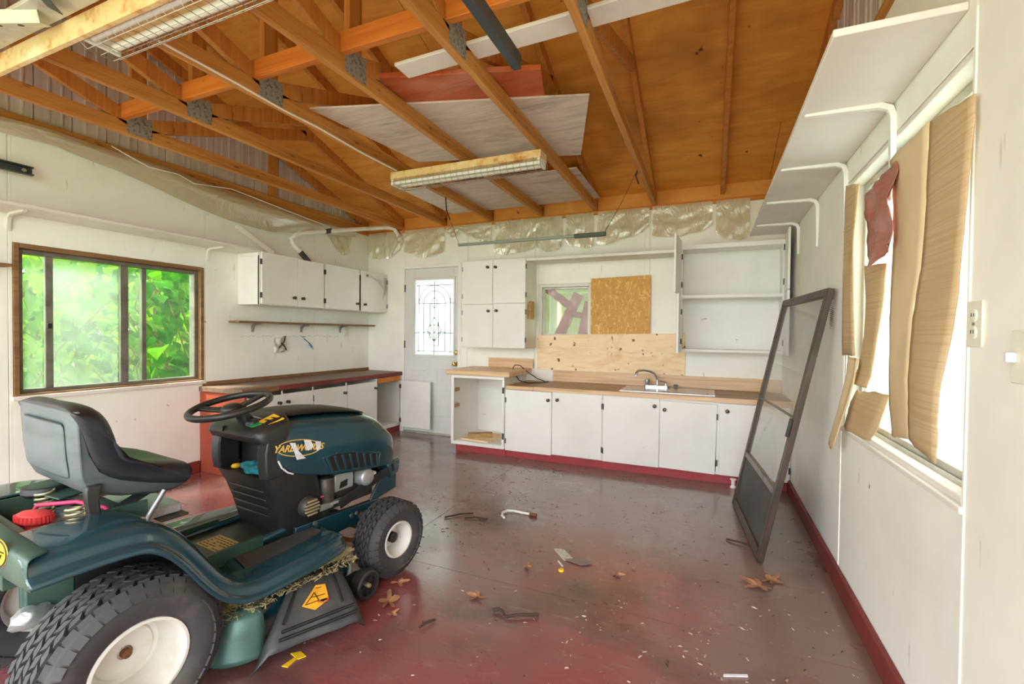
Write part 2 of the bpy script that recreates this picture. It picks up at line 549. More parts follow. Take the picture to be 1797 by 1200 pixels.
def cells(bm, a0, a1, z0, z1, holes, put):
    """rectangle less rectangular holes, as boxes; put(bm, a0, a1, z0, z1)"""
    xs = sorted({a0, a1, *[min(max(h[i], a0), a1) for h in holes for i in (0, 1)]})
    zs = sorted({z0, z1, *[min(max(h[i], z0), z1) for h in holes for i in (2, 3)]})
    for i in range(len(xs) - 1):
        run = None
        for j in range(len(zs) - 1):
            cx, cz = (xs[i] + xs[i + 1]) / 2, (zs[j] + zs[j + 1]) / 2
            solid = not any(h[0] < cx < h[1] and h[2] < cz < h[3] for h in holes)
            if solid:
                run = (run[0], zs[j + 1]) if run else (zs[j], zs[j + 1])
            if (not solid or j == len(zs) - 2) and run:
                put(bm, xs[i], xs[i + 1], run[0], run[1])
                run = None
    return bm


def mk(name, bm, mat, parent=None, bevel=0.0, smooth=None, sub=0, solid=0.0, seg=2):
    bmesh.ops.recalc_face_normals(bm, faces=bm.faces[:])
    off = ORG.get(parent.name) if parent else None
    if off:
        bmesh.ops.translate(bm, verts=bm.verts[:], vec=-off)
    me = bpy.data.meshes.new(name)
    bm.to_mesh(me)
    bm.free()
    me.materials.append(mat)
    if smooth is not None:
        me.shade_smooth()
        if smooth < 179:
            me.set_sharp_from_angle(angle=R(smooth))
    o = bpy.data.objects.new(name, me)
    COL.objects.link(o)
    if parent:
        o.parent = parent
        if off:
            ORG[o.name] = V((0, 0, 0)) + off
    if solid:
        md = o.modifiers.new('thickness', 'SOLIDIFY')
        md.thickness = solid
        md.offset = 0
    if sub:
        md = o.modifiers.new('smooth', 'SUBSURF')
        md.levels = md.render_levels = sub
    if bevel:
        md = o.modifiers.new('bevel', 'BEVEL')
        md.width = bevel
        md.segments = seg
        md.limit_method = 'ANGLE'
        md.angle_limit = R(40)
        if smooth is None:
            me.shade_smooth()
            me.set_sharp_from_angle(angle=R(50))
    return o


def tag(o, label, cat, group=None, kind=None):
    o['label'] = label
    o['category'] = cat
    if group:
        o['group'] = group
    if kind:
        o['kind'] = kind
    return o


def thing(name, loc, label, cat, group=None, rot=None):
    o = bpy.data.objects.new(name, None)
    COL.objects.link(o)
    o.empty_display_size = 0.05
    o.location = V(loc)
    tag(o, label, cat, group)
    if rot is None:
        ORG[o.name] = V(loc)
    else:
        o.rotation_euler = rot
    return o


def single(name, bm, mat, label, cat, group=None, **k):
    """a one-mesh thing, origin moved to its own middle"""
    c = V((0, 0, 0))
    for v in bm.verts:
        c += v.co
    c /= max(1, len(bm.verts))
    bmesh.ops.translate(bm, verts=bm.verts[:], vec=-c)
    o = mk(name, bm, mat, **k)
    o.location = c
    return tag(o, label, cat, group)


def struct(name, bm, mat, parent=None, **k):
    o = mk(name, bm, mat, parent, **k)
    if parent is None:
        o['kind'] = 'structure'
    return o


def text_bm(body, size, shear=0.0, ext=0.001, off=0.0):
    cu = bpy.data.curves.new('lettering', 'FONT')
    cu.body = body
    cu.size = size
    cu.shear = shear
    cu.extrude = ext
    cu.offset = off
    cu.align_x = 'CENTER'
    cu.align_y = 'CENTER'
    o = bpy.data.objects.new('lettering', cu)
    COL.objects.link(o)
    dg = bpy.context.evaluated_depsgraph_get()
    me = bpy.data.meshes.new_from_object(o.evaluated_get(dg))
    bm = BM()
    bm.from_mesh(me)
    bpy.data.objects.remove(o)
    bpy.data.curves.remove(cu)
    bpy.data.meshes.remove(me)
    return bm


def xform(bm, M):
    bmesh.ops.transform(bm, matrix=M, verts=bm.verts[:])
    return bm


def dup(o, label=None, group=None):
    """copy a thing with its parts and sub-parts"""
    c = o.copy()
    COL.objects.link(c)
    for ch in o.children:
        k = ch.copy()
        COL.objects.link(k)
        k.parent = c
        for g in ch.children:
            h = g.copy()
            COL.objects.link(h)
            h.parent = k
    if label:
        c['label'] = label
    if group:
        c['group'] = group
    return c


# ------------------------------------------------------------------ setting: floor, walls, ceiling
XL, XR, YB, YF = -4.09, 0.615, 4.757, -1.04
ZT = 2.49
fl = struct('floor', box(BM(), XL - 0.15, XR + 0.15, YF, YB + 0.1, -0.12, -0.02), floor_m)
for i in range(3):
    for j in range(3):
        xa, xb = XL + i * 1.22, (XL + (i + 1) * 1.22 if i < 2 else XR)
        ya, yb = max(YF, -0.37 + (j - 0) * 2.44 - 0.01), min(YB, -0.37 + (j + 1) * 2.44 - 0.01)
        if j == 0:
            ya = YF
        mk('floor_sheet', box(BM(), xa + 0.0012, xb - 0.0012, ya + 0.0012, yb - 0.0012, -0.02, 0), floor_m, fl)

gr = struct('ground', box(BM(), -40, 40, YB + 0.1, 60, -0.3, -0.15), lawn)
gr2 = struct('ground', box(BM(), -40, XL - 0.15, -40, YB + 0.1, -0.3, -0.15), lawn)
gr3 = struct('ground', box(BM(), XR + 0.15, 40, -40, YB + 0.1, -0.3, -0.15), lawn)
gr4 = struct('ground', box(BM(), XL - 0.15, XR + 0.15, -40, YF, -0.3, -0.15), gravel)


def wall(name, mat, a0, a1, holes, core, sheet, seams):
    o = struct(name, cells(BM(), a0, a1, -0.1, ZT, holes, core), mat)
    e = [a0] + list(seams) + [a1]
    for i in range(len(e) - 1):
        bmx = cells(BM(), e[i] + 0.0015, e[i + 1] - 0.0015, 0.0, ZT, holes, sheet)
        mk('wall_panel', bmx, mat, o, bevel=0.0015, seg=1)
    return o


WL = (1.43, 2.636, 0.78, 1.79)      # left window hole (y, z)
WR = (1.55, 2.72, 0.79, 1.99)
DR = (-3.515, -2.742, -0.2, 2.035)
WB = (-1.725, -0.60, 1.20, 1.785)
wall('wall_left', white, YF, YB, [WL], lambda b, a0, a1, z0, z1: box(b, XL - 0.13, XL - 0.008, a0, a1, z0, z1),
     lambda b, a0, a1, z0, z1: box(b, XL - 0.008, XL, a0, a1, z0, z1), (0.19, 1.41, 2.65, 3.87))
wall('wall_right', white, YF, YB, [WR], lambda b, a0, a1, z0, z1: box(b, XR + 0.008, XR + 0.13, a0, a1, z0, z1),
     lambda b, a0, a1, z0, z1: box(b, XR, XR + 0.008, a0, a1, z0, z1), (0.33, 1.545, 2.735, 3.95))
wall('wall_back', white, XL, XR, [DR, WB], lambda b, a0, a1, z0, z1: box(b, a0, a1, YB + 0.008, YB + 0.12, z0, z1),
     lambda b, a0, a1, z0, z1: box(b, a0, a1, YB, YB + 0.008, z0, z1), (-2.62, -1.77, -0.55))
# thin joint strips of caulk on the right wall
for k, y in enumerate((1.545, 2.735)):
    struct('trim_%d' % (k + 1), box(BM(), XR - 0.004, XR + 0.001, y - 0.006, y + 0.006, 0.1, 0.78 if k else 2.08), white, bevel=0.002)
struct('trim_3', box(BM(), XL, XR, YB - 0.02, YB + 0.12, ZT, ZT + 0.038), brace_w, bevel=0.003)
struct('trim_4', box(BM(), XL - 0.12, XL + 0.012, YF, YB - 0.022, ZT, ZT + 0.038), chord_w, bevel=0.003)
struct('trim_5', box(BM(), XR - 0.012, XR + 0.12, YF, YB - 0.022, ZT, ZT + 0.038), chord_w, bevel=0.003)
bbm = pm('baseboard_red', (128, 50, 44), .55, [((100, 38, 34), (5, 5, 5), .45, .75), ((150, 84, 70), (14, 14, 14), .66, .76, 4)])
struct('baseboard_right', box(BM(), XR - 0.022, XR - 0.001, 0.4, 4.2, 0, 0.10), bbm, bevel=0.004)
struct('baseboard_left', box(BM(), XL + 0.001, XL + 0.02, 0.4, 2.59, 0, 0.10), bbm, bevel=0.004)

# roof sheathing, two slopes meeting over the king posts
YR, SL, ZR0 = 1.86, 0.34, 2.59
zr = lambda y: ZR0 + SL * (YB - abs(y - YR) - YR) if False else (ZR0 + SL * (YB - y) if y >= YR else ZR0 + SL * (YB - YR) - SL * (YR - y))
ro = struct('ceiling', BM(), ply_roof)
top = 0.095
rows = [(5.2, 4.11), (4.11, 2.89), (2.89, YR), (YR, 0.64), (0.64, -0.58), (-0.58, -1.3)]
for j, (ya, yb) in enumerate(rows):
    off = 1.2 if j % 2 else 0.0
    x = -4.35 - off
    while x < 0.85:
        xa, xb = max(x, -4.35) + 0.002, min(x + 2.42, 0.85) - 0.002
        if xb - xa > 0.02:
            y0, y1 = ya - 0.002, yb + 0.002
            za, zb = zr(y0) + top, zr(y1) + top
            mk('sheathing_panel', hexa(BM(), [(xa, y0, za), (xb, y0, za), (xb, y1, zb), (xa, y1, zb),
                                              (xa, y0, za + .013), (xb, y0, za + .013), (xb, y1, zb + .013), (xa, y1, zb + .013)]), ply_roof, ro)
        x += 2.42

struct('trim_6', box(BM(), XL - 0.13, XR + 0.13, YB + 0.03, YB + 0.10, ZT + 0.03, zr(YB) + top + 0.01), ply_roof)
for nm, xa, xb in (('trim_7', XL - 0.13, XL + 0.0), ('trim_8', XR - 0.0, XR + 0.13)):
    struct(nm, box(BM(), xa, xb, YB + 0.001, YB + 0.12, -0.1, ZT), white)

for nm, (ya, yb) in (('roof_deck', (5.2, YR)), ('roof_deck', (YR, -1.3))):
    za, zb = zr(ya) + top + .015, zr(yb) + top + .015
    struct(nm, hexa(BM(), [(-4.4, ya, za), (.9, ya, za), (.9, yb, zb), (-4.4, yb, zb), (-4.4, ya, za + .02), (.9, ya, za + .02), (.9, yb, zb + .02), (-4.4, yb, zb + .02)]), ply_roof, ro)

# gable ends: ribbed siding boards above both side walls
for side, x0, nm in ((-1, XL - 0.075, 'wall_left_gable'), (1, XR + 0.06, 'wall_right_gable')):
    g = struct(nm, BM(), siding_m)
    y = 5.0
    while y > -1.1:
        ya, yb = y - 0.202, y
        zt = lambda q: zr(q) + top
        xo = x0 + side * 0.0
        mk('siding_board', hexa(BM(), [(xo, ya, ZT - 0.1), (xo + side * .012, ya, ZT - 0.1), (xo + side * .012, yb - .006, ZT - 0.1), (xo, yb - .006, ZT - 0.1),
                                       (xo, ya, zt(ya)), (xo + side * .012, ya, zt(ya)), (xo + side * .012, yb - .006, zt(yb)), (xo, yb - .006, zt(yb))]), siding_m, g)
        for q in (0.06, 0.13):
            b = BM()
            beam(b, (xo - side * .004, yb - q, ZT - 0.1), (xo - side * .004, yb - q, zt(yb - q) - 0.01), 0.010, 0.008, (1, 0, 0))
            mk('siding_rib', b, siding_m, g)
        mk('siding_backing', box(BM(), xo + side * .013, xo + side * .02, yb - .012, yb + .004, ZT - 0.1, zt(yb) - 0.02), dark, g)
        y -= 0.202

# ------------------------------------------------------------------ left window
XG = -4.16
w1 = struct('window_1', cells(BM(), 1.432, 2.634, 0.782, 1.788, [(1.46, 2.606, 0.812, 1.758)], lambda b, a0, a1, z0, z1: box(b, XL - 0.12, XL + 0.006, a0, a1, z0, z1)), oldwood, bevel=0.003)
mk('window_sill', box(BM(), XL - 0.10, XL + 0.022, 1.42, 2.646, 0.772, 0.800), shelfw, w1, bevel=0.004)
b = cells(BM(), 1.461, 2.605, 0.813, 1.757, [(1.49, 2.576, 0.838, 1.728)], lambda b, a0, a1, z0, z1: box(b, XL - 0.105, XL - 0.035, a0, a1, z0, z1))
mk('window_frame', b, alum, w1, bevel=0.003)
for (ya, yb, xg) in ((1.600, 1.642, XG + 0.02), (2.030, 2.084, XG + 0.02), (2.186, 2.220, XG - 0.005)):
    mk('mullion', box(BM(), xg - 0.016, xg + 0.016, ya, yb, 0.838, 1.728), alum, w1, bevel=0.004)
mk('window_latch', box(BM(), XG + 0.036, XG + 0.05, 1.605, 1.63, 1.24, 1.275), dark, w1, bevel=0.004)
for (ya, yb, gm) in ((1.49, 1.60, glass_half), (1.642, 2.03, glass_dirty), (2.084, 2.186, glass_half), (2.22, 2.576, glass_clear)):
    mk('window_pane', box(BM(), XG - 0.002, XG + 0.002, ya + .001, yb - .001, 0.839, 1.727), gm, w1)

# ------------------------------------------------------------------ right window
w2 = struct('window_2', cells(BM(), 1.552, 2.718, 0.792, 1.988, [(1.572, 2.698, 0.82, 1.968)], lambda b, a0, a1, z0, z1: box(b, XR + 0.004, XR + 0.12, a0, a1, z0, z1)), shelfw, bevel=0.003)
mk('window_sill', box(BM(), XR - 0.012, XR + 0.11, 1.54, 2.73, 0.780, 0.800), shelfw, w2, bevel=0.004)
mk('sill_track', box(BM(), XR + 0.045, XR + 0.055, 1.575, 2.695, 0.82, 0.832), alumlt, w2)
mk('window_frame', cells(BM(), 1.573, 2.697, 0.821, 1.967, [(1.603, 2.667, 0.855, 1.937)], lambda b, a0, a1, z0, z1: box(b, XR + 0.06, XR + 0.105, a0, a1, z0, z1)), alumlt, w2, bevel=0.003)
mk('mullion', box(BM(), XR + 0.062, XR + 0.095, 2.24, 2.275, 0.856, 1.936), alumlt, w2, bevel=0.003)
for ya, yb in ((1.604, 2.239), (2.276, 2.666)):
    mk('window_pane', box(BM(), XR + 0.078, XR + 0.082, ya, yb, 0.856, 1.936), film_white, w2)

# ------------------------------------------------------------------ back window (left half open to view, right half boarded)
w3 = struct('window_3', cells(BM(), -1.723, -0.602, 1.202, 1.783, [(-1.69, -1.165, 1.225, 1.75), (-1.135, -0.63, 1.225, 1.75)], lambda b, a0, a1, z0, z1: box(b, a0, a1, YB - 0.006, YB + 0.10, z0, z1)), shelfw, bevel=0.004)
mk('window_frame', cells(BM(), -1.689, -1.166, 1.226, 1.749, [(-1.668, -1.185, 1.245, 1.73)], lambda b, a0, a1, z0, z1: box(b, a0, a1, YB + 0.03, YB + 0.06, z0, z1)), alumlt, w3, bevel=0.002)
mk('window_pane', box(BM(), -1.667, -1.186, YB + 0.044, YB + 0.047, 1.246, 1.729), glass_clear, w3)
mk('window_pane', box(BM(), -1.134, -0.631, YB + 0.044, YB + 0.047, 1.226, 1.749), glass_clear, w3)


def wrinkled(p00, p10, p11, p01, nx, ny, amp, fr, seed, nrm):
    """rippled sheet between four corners"""
    p00, p10, p11, p01 = map(V, (p00, p10, p11, p01))
    nrm = V(nrm)
    bm = BM()
    g = []
    for j in range(ny + 1):
        t = j / ny
        row = []
        for i in range(nx + 1):
            s = i / nx
            p = (p00 * (1 - s) + p10 * s) * (1 - t) + (p01 * (1 - s) + p11 * s) * t
            h = noise.noise(V((s * fr, t * fr * ny / nx, seed))) + 0.5 * abs(noise.noise(V((s * fr * 2.3, t * fr * 2.3, seed + 5))))
            row.append(bm.verts.new(p + nrm * (h * amp)))
        g.append(row)
    for j in range(ny):
        for i in range(nx):
            bm.faces.new((g[j][i], g[j][i + 1], g[j + 1][i + 1], g[j + 1][i]))
    return bm


single('plastic_sheet', wrinkled((-1.70, YB + .075, 1.215), (-1.16, YB + .075, 1.215), (-1.16, YB + .075, 1.76), (-1.70, YB + .075, 1.76), 22, 22, 0.012, 4, 3, (0, 1, 0)),
       film_clear, 'clear crinkled plastic sheet stretched outside the small back window', 'plastic sheet', smooth=180)
ri = thing('farm_implement', (-1.3, 5.4, -0.15), 'red painted steel implement seen through the small back window', 'implement')
b = BM()
beam(b, (-1.90, 5.25, 1.86), (-1.50, 5.30, 1.56), 0.07, 0.09)
mk('arm', b, redsteel, ri, bevel=0.008)
b = BM()
beam(b, (-1.42, 5.30, 1.72), (-1.78, 5.35, 1.0), 0.08, 0.11)
mk('mast', b, redsteel, ri, bevel=0.008)
b = BM()
beam(b, (-1.60, 5.32, 1.50), (-1.36, 5.32, 1.46), 0.06, 0.07)
mk('link', b, redsteel, ri, bevel=0.008)
b = BM()
beam(b, (-1.28, 5.30, 1.62), (-1.42, 5.30, 0.95), 0.08, 0.12)
beam(b, (-1.78, 5.35, 1.02), (-1.40, 5.35, 1.02), 0.08, 0.08)
for x in (-1.75, -1.42):
    beam(b, (x, 5.35, 1.0), (x, 5.35, -0.15), 0.09, 0.09, (0, 1, 0))
mk('frame', b, redsteel, ri, bevel=0.008)

lt = struct('lean_to', hexa(BM(), [(-2.45, YB + .13, 2.30), (1.2, YB + .13, 2.30), (1.2, 7.9, 1.95), (-2.45, 7.9, 1.95), (-2.45, YB + .13, 2.33), (1.2, YB + .13, 2.33), (1.2, 7.9, 1.98), (-2.45, 7.9, 1.98)]), greyply)
for k in range(12):
    mk('wall_board', box(BM(), -2.45 + k * .30, -2.155 + k * .30, 7.7, 7.72, .55 if k > 5 else -.15, 1.96), pm('pale_yellow_board', (206, 200, 160), .7), lt)
for k in range(6):
    mk('wall_board', box(BM(), -2.45, -2.43, YB + .5 + k * .40, YB + .89 + k * .40, -.15, 2.0), siding_m, lt)

# ------------------------------------------------------------------ back door with leaded glass
d1 = struct('door_1', cells(BM(), -3.508, -2.748, 0.02, 2.03, [(-3.36, -2.81, 0.975, 1.89)], lambda b, a0, a1, z0, z1: box(b, a0, a1, YB + 0.002, YB + 0.045, z0, z1)), doorw, bevel=0.003)
mk('glass_surround', cells(BM(), -3.392, -2.782, 0.945, 1.918, [(-3.366, -2.806, 0.971, 1.894)], lambda b, a0, a1, z0, z1: box(b, a0, a1, YB - 0.012, YB + 0.004, z0, z1)), doorw, d1, bevel=0.005)
mk('glass_pane', box(BM(), -3.36, -2.81, YB + 0.018, YB + 0.022, 0.975, 1.89), glass_frost, d1)
gx = lambda c: -3.372 + (c - 163) / 224 * 0.571
gz = lambda c: 1.898 - (c - 176) / 432 * 0.932
yc = YB + 0.013


def came(pts, r=0.0042):
    b = BM()
    tube(b, [(gx(a), yc, gz(c)) for a, c in pts], r, 5)
    mk('lead_came', b, leadm, d1)


def arc(cx, cy, rx, ry, a0, a1, n=14):
    return [(cx + rx * math.cos(R(a0 + (a1 - a0) * i / n)), cy - ry * math.sin(R(a0 + (a1 - a0) * i / n))) for i in range(n + 1)]


for pts in ([(187, 208), (187, 590)], [(365, 208), (365, 590)], [(176, 210), (376, 210)], [(176, 585), (376, 585)], [(275, 190), (275, 604)],
            [(176, 314), (380, 314)], [(167, 481), (384, 481)], [(215, 314), (215, 585)], [(335, 314), (335, 585)], [(250, 314), (250, 552)], [(300, 314), (300, 552)],
            [(250, 552), (300, 552)], arc(276, 314, 88, 104, 180, 0), arc(276, 314, 60, 72, 180, 0),
            [(275, 280), (260, 298), (257, 312), (266, 326), (275, 342), (285, 326), (294, 312), (291, 298), (275, 280)],
            [(275, 392), (256, 420), (254, 440), (263, 462), (275, 480), (287, 462), (297, 440), (295, 420), (275, 392)],
            [(275, 528), (262, 495), (240, 472), (212, 478)], [(275, 528), (288, 495), (310, 472), (340, 478)],
            [(275, 528), (250, 500), (236, 470), (246, 442), (262, 434), (275, 438)], [(275, 528), (300, 500), (314, 470), (304, 442), (288, 434), (275, 438)]):
    came(pts)
came([(176, 190), (376, 190), (376, 600), (176, 600), (176, 190)], 0.003)
for xa, xb in ((-3.42, -3.16), (-3.06, -2.83)):
    mk('raised_panel', cells(BM(), xa, xb, 0.22, 0.80, [(xa + .03, xb - .03, 0.25, 0.77)], lambda b, a0, a1, z0, z1: box(b, a0, a1, YB - 0.004, YB + 0.004, z0, z1)), doorw, d1, bevel=0.004)
Mk = Matrix.Translation((-2.772, YB + 0.002, 0.872)) @ Matrix.Rotation(R(90), 4, 'X')
mk('door_knob', lathe(BM(), [(0.0, 0.062), (0.018, 0.06), (0.027, 0.048), (0.026, 0.036), (0.013, 0.026), (0.012, 0.008), (0.032, 0.006), (0.033, 0.0)], 20, Mk), brass, d1, smooth=40)
Mk = Matrix.Translation((-2.765, YB + 0.002, 1.008)) @ Matrix.Rotation(R(90), 4, 'X')
mk('deadbolt', lathe(BM(), [(0.0, 0.022), (0.02, 0.021), (0.024, 0.014), (0.03, 0.004), (0.031, 0.0)], 20, Mk), brass, d1, smooth=40)
b = BM()
box(b, -3.562, -3.513, YB - 0.012, YB + 0.004, 0.0, 2.075)
box(b, -2.744, -2.70, YB - 0.012, YB + 0.004, 0.0, 2.075)
box(b, -3.513, -2.744, YB - 0.012, YB + 0.004, 2.037, 2.075)
mk('door_casing', b, white, d1, bevel=0.003)
mk('threshold', box(BM(), -3.51, -2.745, YB - 0.03, YB + 0.06, 0.0, 0.02), alumlt, d1, bevel=0.004)
for z in (0.35, 1.05, 1.75):
    mk('hinge', box(BM(), -3.516, -3.504, YB - 0.01, YB + 0.004, z, z + 0.09), hinge_m, d1, bevel=0.002)

# ------------------------------------------------------------------ roof trusses
TX = [(-3.568, 'leftmost roof truss, next to the grey gable siding'), (-2.943, 'second roof truss from the left gable'),
      (-2.319, 'roof truss carrying the white cable towards the caged light'), (-1.708, 'roof truss crossing the left half of the white boards'),
      (-1.108, 'roof truss crossing the right half of the white boards'), (-0.518, 'rightmost full roof truss, above the sink'), ]
TB = ZT + 0.038


def truss(x, label, chord=True):
    t = thing('roof_truss', (x, YR, TB), label, 'truss', 'roof trusses')
    h = 0.019
    if chord:
        mk('bottom_chord', box(BM(), x - h, x + h, YF, YB + 0.05, TB, TB + 0.089), chord_w, t, bevel=0.003)
    for s in (1, -1):
        yt = YR + s * 2.93
        z0, z1 = zr(yt), zr(YR)
        b = hexa(BM(), [(x - h, yt, z0), (x + h, yt, z0), (x + h, YR, z1), (x - h, YR, z1), (x - h, yt, z0 + .094), (x + h, yt, z0 + .094), (x + h, YR, z1 + .094), (x - h, YR, z1 + .094)])
        mk('rafter', b, web_w, t, bevel=0.003)
        if chord:
            b = BM()
            beam(b, (x, YR + s * 0.05, TB + 0.10), (x, YR + s * 1.40, zr(YR + 1.40) + 0.01), 0.038, 0.089)
            mk('web', b, web_w, t, bevel=0.003)
    if chord:
        mk('king_post', box(BM(), x - h, x + h, YR - .045, YR + .045, TB + 0.089, zr(YR)), web_w, t, bevel=0.003)
        for s in (-1, 1):
            b = BM()
            xx = x + s * (h + 0.001)
            box(b, min(xx, xx + s * .0015), max(xx, xx + s * .0015), YR - 0.075, YR + 0.075, TB + 0.012, TB + 0.145)
            for i in range(6):
                for j in range(5):
                    yy, zz = YR - 0.065 + i * 0.024, TB + 0.02 + j * 0.026
                    box(b, min(xx, xx + s * .004), max(xx, xx + s * .004), yy, yy + 0.008, zz, zz + 0.014)
            mk('gang_plate', b, galv, t)
    return t


for x, lb in TX:
    truss(x, lb)
truss(0.10, 'single rafter pair without bottom chord, nearest the right wall', False)
# gable trusses over the side walls
for x, lb in ((XL - 0.045, 'gable end truss standing on the left wall'), (XR + 0.04, 'gable end truss standing on the right wall')):
    t = thing('gable_truss', (x, YR, TB), lb, 'truss')
    h = 0.019
    mk('bottom_chord', box(BM(), x - h, x + h, YF, YB, TB, TB + 0.089), chord_w, t, bevel=0.003)
    for s in (1, -1):
        yt = YR + s * 2.93
        z0, z1 = zr(yt), zr(YR)
        mk('rafter', hexa(BM(), [(x - h, yt, z0), (x + h, yt, z0), (x + h, YR, z1), (x - h, YR, z1), (x - h, yt, z0 + .094), (x + h, yt, z0 + .094), (x + h, YR, z1 + .094), (x - h, YR, z1 + .094)]), web_w, t)
    for k in (-1.5, 1.5):
        mk('stud', box(BM(), x - h, x + h, YR + k - .04, YR + k + .04, TB + .089, zr(YR + k)), web_w, t)

b = BM()
beam(b, (-3.75, 1.775, TB + 0.142), (0.4, 1.775, TB + 0.142), 0.038, 0.10)
single('roof_brace', b, brace_w, 'long orange timber brace lying across the truss chords', 'timber', bevel=0.004)
b = BM()
hexa(b, [(-1.52, 1.955, TB + .090), (0.30, 1.905, TB + .090), (0.30, 2.03, TB + .090), (-1.52, 2.08, TB + .090), (-1.52, 1.955, TB + .108), (0.30, 1.905, TB + .108), (0.30, 2.03, TB + .108), (-1.52, 2.08, TB + .108)])
single('loft_board', b, shelfw, 'narrow white painted board laid across the trusses beside the dark door track', 'board', bevel=0.003)


def slab(pts, z, t):
    b = BM()
    hexa(b, [(x, y, z) for x, y in pts] + [(x, y, z + t) for x, y in pts])
    return b


single('plywood_sheet', slab([(-2.30, 2.13), (-0.655, 2.62), (-0.925, 3.46), (-2.18, 3.12)], TB + .091, .012), greyply,
       'large whitish weathered panel laid on the trusses above the caged light', 'board', bevel=0.002)
single('loft_plank', slab([(-1.717, 2.026), (-0.835, 2.293), (-0.905, 2.56), (-1.74, 2.32)], TB + .104, .03), redplank,
       'wide orange red plank resting on the whitish loft panel', 'board', bevel=0.003)
single('plywood_sheet', slab([(-2.75, 3.68), (-1.03, 3.72), (-1.03, 4.62), (-2.75, 4.62)], TB + .091, .012), greyply,
       'grey brown panel laid on the trusses near the back eave', 'board', bevel=0.002)

# exterior planting beyond the left window
def leaf_mesh(sz, curl):
    b = BM()
    prof = [(0, 0), (0.30, 0.05), (0.46, 0.28), (0.40, 0.60), (0.18, 0.88), (0, 1.08)]
    mid = [b.verts.new((0, y * sz, -curl * sz * (y - 0.3) ** 2)) for x, y in prof]
    for s in (-1, 1):
        e = [mid[0]] + [b.verts.new((s * x * sz, (y - 0.03) * sz, sz * (0.10 * x / 0.46 - curl * (y - 0.3) ** 2))) for x, y in prof[1:-1]] + [mid[-1]]
        for i in range(len(prof) - 1):
            f = [mid[i], mid[i + 1], e[i + 1], e[i]] if s > 0 else [mid[i], e[i], e[i + 1], mid[i + 1]]
            f = [v for k, v in enumerate(f) if v not in f[:k]]
            if len(f) > 2:
                b.faces.new(f)
    return b


LM = []
for mt in (leaf_a, leaf_b, leaf_c):
    b = leaf_mesh(1.0, 0.5)
    me = bpy.data.meshes.new('leaf')
    b.to_mesh(me)
    b.free()
    me.materials.append(mt)
    LM.append(me)
rl = random.Random(11)


def leaf_rot(r):
    return Euler((R(r.uniform(-75, -10)), R(r.uniform(-30, 30)), R(r.uniform(30, 150)) - R(180)), 'XYZ')


def bush(label, x0, x1, y0, y1, z1, nbig, nstuff, nstem, pal, lo=0.09, hi=0.16, cat='shrub', leafname='leaf'):
    t = thing('shrub', ((x0 + x1) / 2, (y0 + y1) / 2, -0.15), label, cat)
    o = ORG[t.name]
    st = BM()
    for i in range(nstem):
        x, y = rl.uniform(x0, x1), rl.uniform(y0, y1)
        h = rl.uniform(0.6, 1.0) * (z1 + .15)
        pts = [(x + rl.uniform(-.06, .06) * k, y + rl.uniform(-.10, .10) * k, -0.15 + h * k / 4) for k in range(5)]
        tube(st, pts, [0.009, 0.008, 0.007, 0.005, 0.003], 5)
    s = mk('stems', st, barkm, t)
    s['kind'] = 'stuff'
    for i in range(nbig):
        ob = bpy.data.objects.new(leafname, rl.choice(pal))
        COL.objects.link(ob)
        ob.parent = t
        ob.location = V((rl.uniform(x1 - 0.28, x1), rl.uniform(y0, y1), rl.uniform(0.6, z1))) - o
        ob.rotation_euler = leaf_rot(rl)
        k = rl.uniform(lo, hi)
        ob.scale = (k, k, k)
    for pi, me in enumerate(sorted(set(pal), key=lambda q: q.name)):
        fb = BM()
        base = BM()
        base.from_mesh(me)
        vs0 = [v.co.copy() for v in base.verts]
        fs0 = [[v.index for v in f.verts] for f in base.faces]
        base.free()
        for i in range(nstuff // len(set(pal))):
            k = rl.uniform(lo, hi) * 0.95
            M = Matrix.Translation((rl.uniform(x0, x1), rl.uniform(y0, y1), rl.uniform(0.0, z1))) @ leaf_rot(rl).to_matrix().to_4x4() @ Matrix.Scale(k, 4)
            vv = [fb.verts.new(M @ p) for p in vs0]
            for f in fs0:
                fb.faces.new([vv[q] for q in f])
        f = mk('foliage', fb, me.materials[0], t)
        f['kind'] = 'stuff'
    return t


bush('leafy green knotweed clump pressed against the right pane of the left window', -5.1, -4.45, 2.5, 3.5, 2.0, 90, 420, 40, [LM[0], LM[1], LM[1]], 0.10, 0.20)
bush('bright green bush behind the hazy middle pane of the left window', -6.5, -5.5, 2.1, 3.6, 2.2, 60, 700, 30, [LM[0], LM[2], LM[1]])
bush('yellow green bush outside the narrow left pane of the left window', -5.5, -4.6, 1.45, 2.05, 2.2, 40, 500, 18, [LM[0], LM[2]])
bush('tall green hedge standing far beyond the left window', -9.5, -8.2, 1.5, 9.0, 3.2, 0, 5000, 60, [LM[0], LM[1], LM[2]], 0.14, 0.26, 'hedge')
# ------------------------------------------------------------------ cabinets
def knob(parent, p, d):
    """round knob at p on a face whose outward direction is d"""
    d = V(d).normalized()
    M = Matrix.Translation(V(p)) @ d.to_track_quat('Z', 'Y').to_matrix().to_4x4()
    mk('knob', lathe(BM(), [(0.015, 0.0), (0.014, 0.003), (0.006, 0.006), (0.006, 0.014), (0.013, 0.018), (0.016, 0.024), (0.013, 0.030), (0.005, 0.032), (0.0, 0.032)], 14, M), knob_m, parent, smooth=40)


def hinges(parent, boxes):
    for bx in boxes:
        mk('hinge', box(BM(), *bx), hinge_m, parent, bevel=0.0015)


# left wall cabinets (face towards +x)
XF = -3.785


